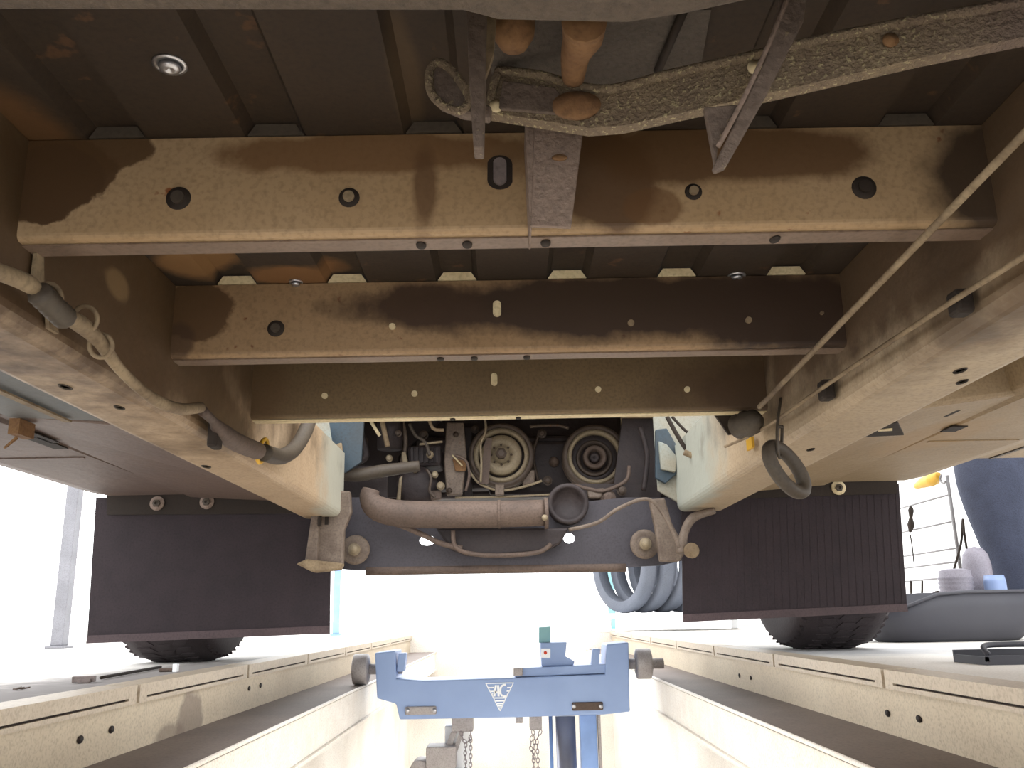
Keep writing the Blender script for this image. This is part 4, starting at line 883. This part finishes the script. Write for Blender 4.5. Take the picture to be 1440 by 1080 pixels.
# jeans
Vj = [(X0+.22, 3.20, .82), (X0+.15, 3.09, .75), (X0+.05, 3.03, .65), (X0+.0, 3.0, .54), (X0+.02, 3.0, .36), (X0+.06, 3.0, .18), (X0+.08, 3.02, .09), (X0+.24, 3.32, .74), (X0+.24, 3.36, .46), (X0+.25, 3.38, .09), (X0+.20, 3.2, .92)]
skin('jeans', Vj, [(0, 1), (1, 2), (2, 3), (3, 4), (4, 5), (5, 6), (0, 7), (7, 8), (8, 9), (0, 10)], [.165, .15, .155, .14, .105, .095, .09, .14, .12, .09, .155], M['denim'], PN)
Vk = [(X0+.19, 3.20, .90), (X0+.14, 3.2, 1.0), (X0+.04, 3.19, 1.18), (X0-.06, 3.18, 1.34), (X0-.10, 3.18, 1.40), (X0-.05, 3.01, 1.30), (X0-.10, 2.935, 1.05), (X0-.25, 2.96, .87), (X0-.05, 3.37, 1.30), (X0-.08, 3.445, 1.05), (X0-.21, 3.40, .85)]
skin('jacket', Vk, [(0, 1), (1, 2), (2, 3), (3, 4), (3, 5), (5, 6), (6, 7), (3, 8), (8, 9), (9, 10)], [.165, .16, .175, .14, .08, .085, .065, .05, .085, .065, .05], M['jacket'], PN)
# head with face, hands, shoes
hc = Vector((X0-.21, 3.18, 1.60)); fw = Vector((-1, 0, -.35)).normalized(); upv = Vector((-.35, 0, 1)).normalized(); sdv = fw.cross(upv)
q = MB(); n = 24; vs = []; fs = []; rg = 16
for i in range(rg+1):
    ph = math.pi*i/rg; zz = math.cos(ph)
    for j in range(n):
        a = 2*math.pi*j/n; x = math.sin(ph)*math.cos(a); y = math.sin(ph)*math.sin(a)
        jaw = 1-.28*max(0, -zz)
        vv = hc + fw*(x*.098*jaw + (.012 if zz < -.2 and x > .3 else 0)) + sdv*(y*.076*jaw) + upv*(zz*.118)
        if x > .85 and abs(y) < .22 and -.35 < zz < .12: vv += fw*(.022*(1-abs(y)/.25))
        vs.append(vv)
for i in range(rg):
    for j in range(n): k2 = (j+1) % n; fs.append((i*n+j, i*n+k2, (i+1)*n+k2, (i+1)*n+j))
q.add(vs, fs, 0, True)
for s_ in (-1, 1):
    q.lathe([(.0001, -.008), (.018, -.004), (.02, .006), (.012, .01), (.0001, .008)], hc+sdv*(s_*.078)-upv*.005, sdv*s_, 12, sx=.8, sy=1.3)
hd = obj('head', q, M['skin'], PN)
q = MB()
for s_ in (-1, 1): q.lathe([(.0001, -.006), (.011, -.003), (.011, .003), (.0001, .006)], hc+fw*.088+sdv*(s_*.032)+upv*.012, fw, 12)
obj('eye', q, M['white'], hd)
q = MB(); q.tube([hc+fw*.086-upv*.055+sdv*t for t in (-.024, -.01, .01, .024)], .0045, 6); obj('mouth', q, M['exh'], hd)
q = MB(); vs = []; fs = []
for i in range(9):
    ph = math.pi*.56*i/8
    for j in range(n):
        a = 2*math.pi*j/n; x = math.sin(ph)*math.cos(a); y = math.sin(ph)*math.sin(a)
        vs.append(hc+fw*(x*(.107 if x < .5 else .098)-.006)+sdv*(y*.085)+upv*(math.cos(ph)*.13+(.03 if x > .4 and i > 5 else 0)))
for i in range(8):
    for j in range(n): k2 = (j+1) % n; fs.append((i*n+j, i*n+k2, (i+1)*n+k2, (i+1)*n+j))
q.add(vs, fs, 0, True); obj('hair', q, M['hair'], hd)
for w0, el in ((Vector((X0-.33, 2.97, .80)), Vector((-.7, .05, -.6))), (Vector((X0-.29, 3.39, .79)), Vector((-.7, -.05, -.6)))):
    d = el.normalized(); sv = Vector((0, 1, 0)); dn = d.cross(sv).normalized()
    V_ = [w0, w0+d*.05, w0+d*.09]; E_ = [(0, 1), (1, 2)]; R_ = [.026, (.036, .018), (.034, .014)]
    ho = skin('hand', V_, E_, R_, M['skin'], PN)
    for fi, (off, ln) in enumerate(((-.028, .07), (-.010, .08), (.010, .075), (.027, .06))):
        b0 = w0+d*.07+sv*off; V_ = [b0, b0+d*ln*.45, b0+d*ln*.75+dn*.012, b0+d*ln*.98+dn*.03]
        skin('finger', V_, [(0, 1), (1, 2), (2, 3)], [.010, .009, .0085, .007], M['skin'], PN, sub=1)
    b0 = w0+d*.03-sv*.03; skin('thumb', [b0, b0+d*.03-sv*.02, b0+d*.06-sv*.026], [(0, 1), (1, 2)], [.012, .011, .008], M['skin'], PN, sub=1)
for fx, fy in ((X0+.08, 3.02), (X0+.25, 3.38)):
    q = MB(); vs = []; fs = []; n = 16
    secs = [(.09, .035, .09), (.06, .042, .10), (.0, .042, .105), (-.06, .044, .08), (-.12, .048, .06), (-.17, .04, .045), (-.20, .015, .03)]
    for dx, w, h in secs:
        for j in range(n):
            a = 2*math.pi*j/n; z = max(0, h*.5+h*.5*math.sin(a)); vs.append((fx+dx, fy+w*math.cos(a), z+.001))
    for i in range(len(secs)-1):
        for j in range(n): k2 = (j+1) % n; fs.append((i*n+j, i*n+k2, (i+1)*n+k2, (i+1)*n+j))
    fs += [list(range(n))[::-1], [(len(secs)-1)*n+j for j in range(n)]]
    q.add(vs, fs, 0, True); obj('shoe', q, M['grime'], PN)

PN.location.y += .20
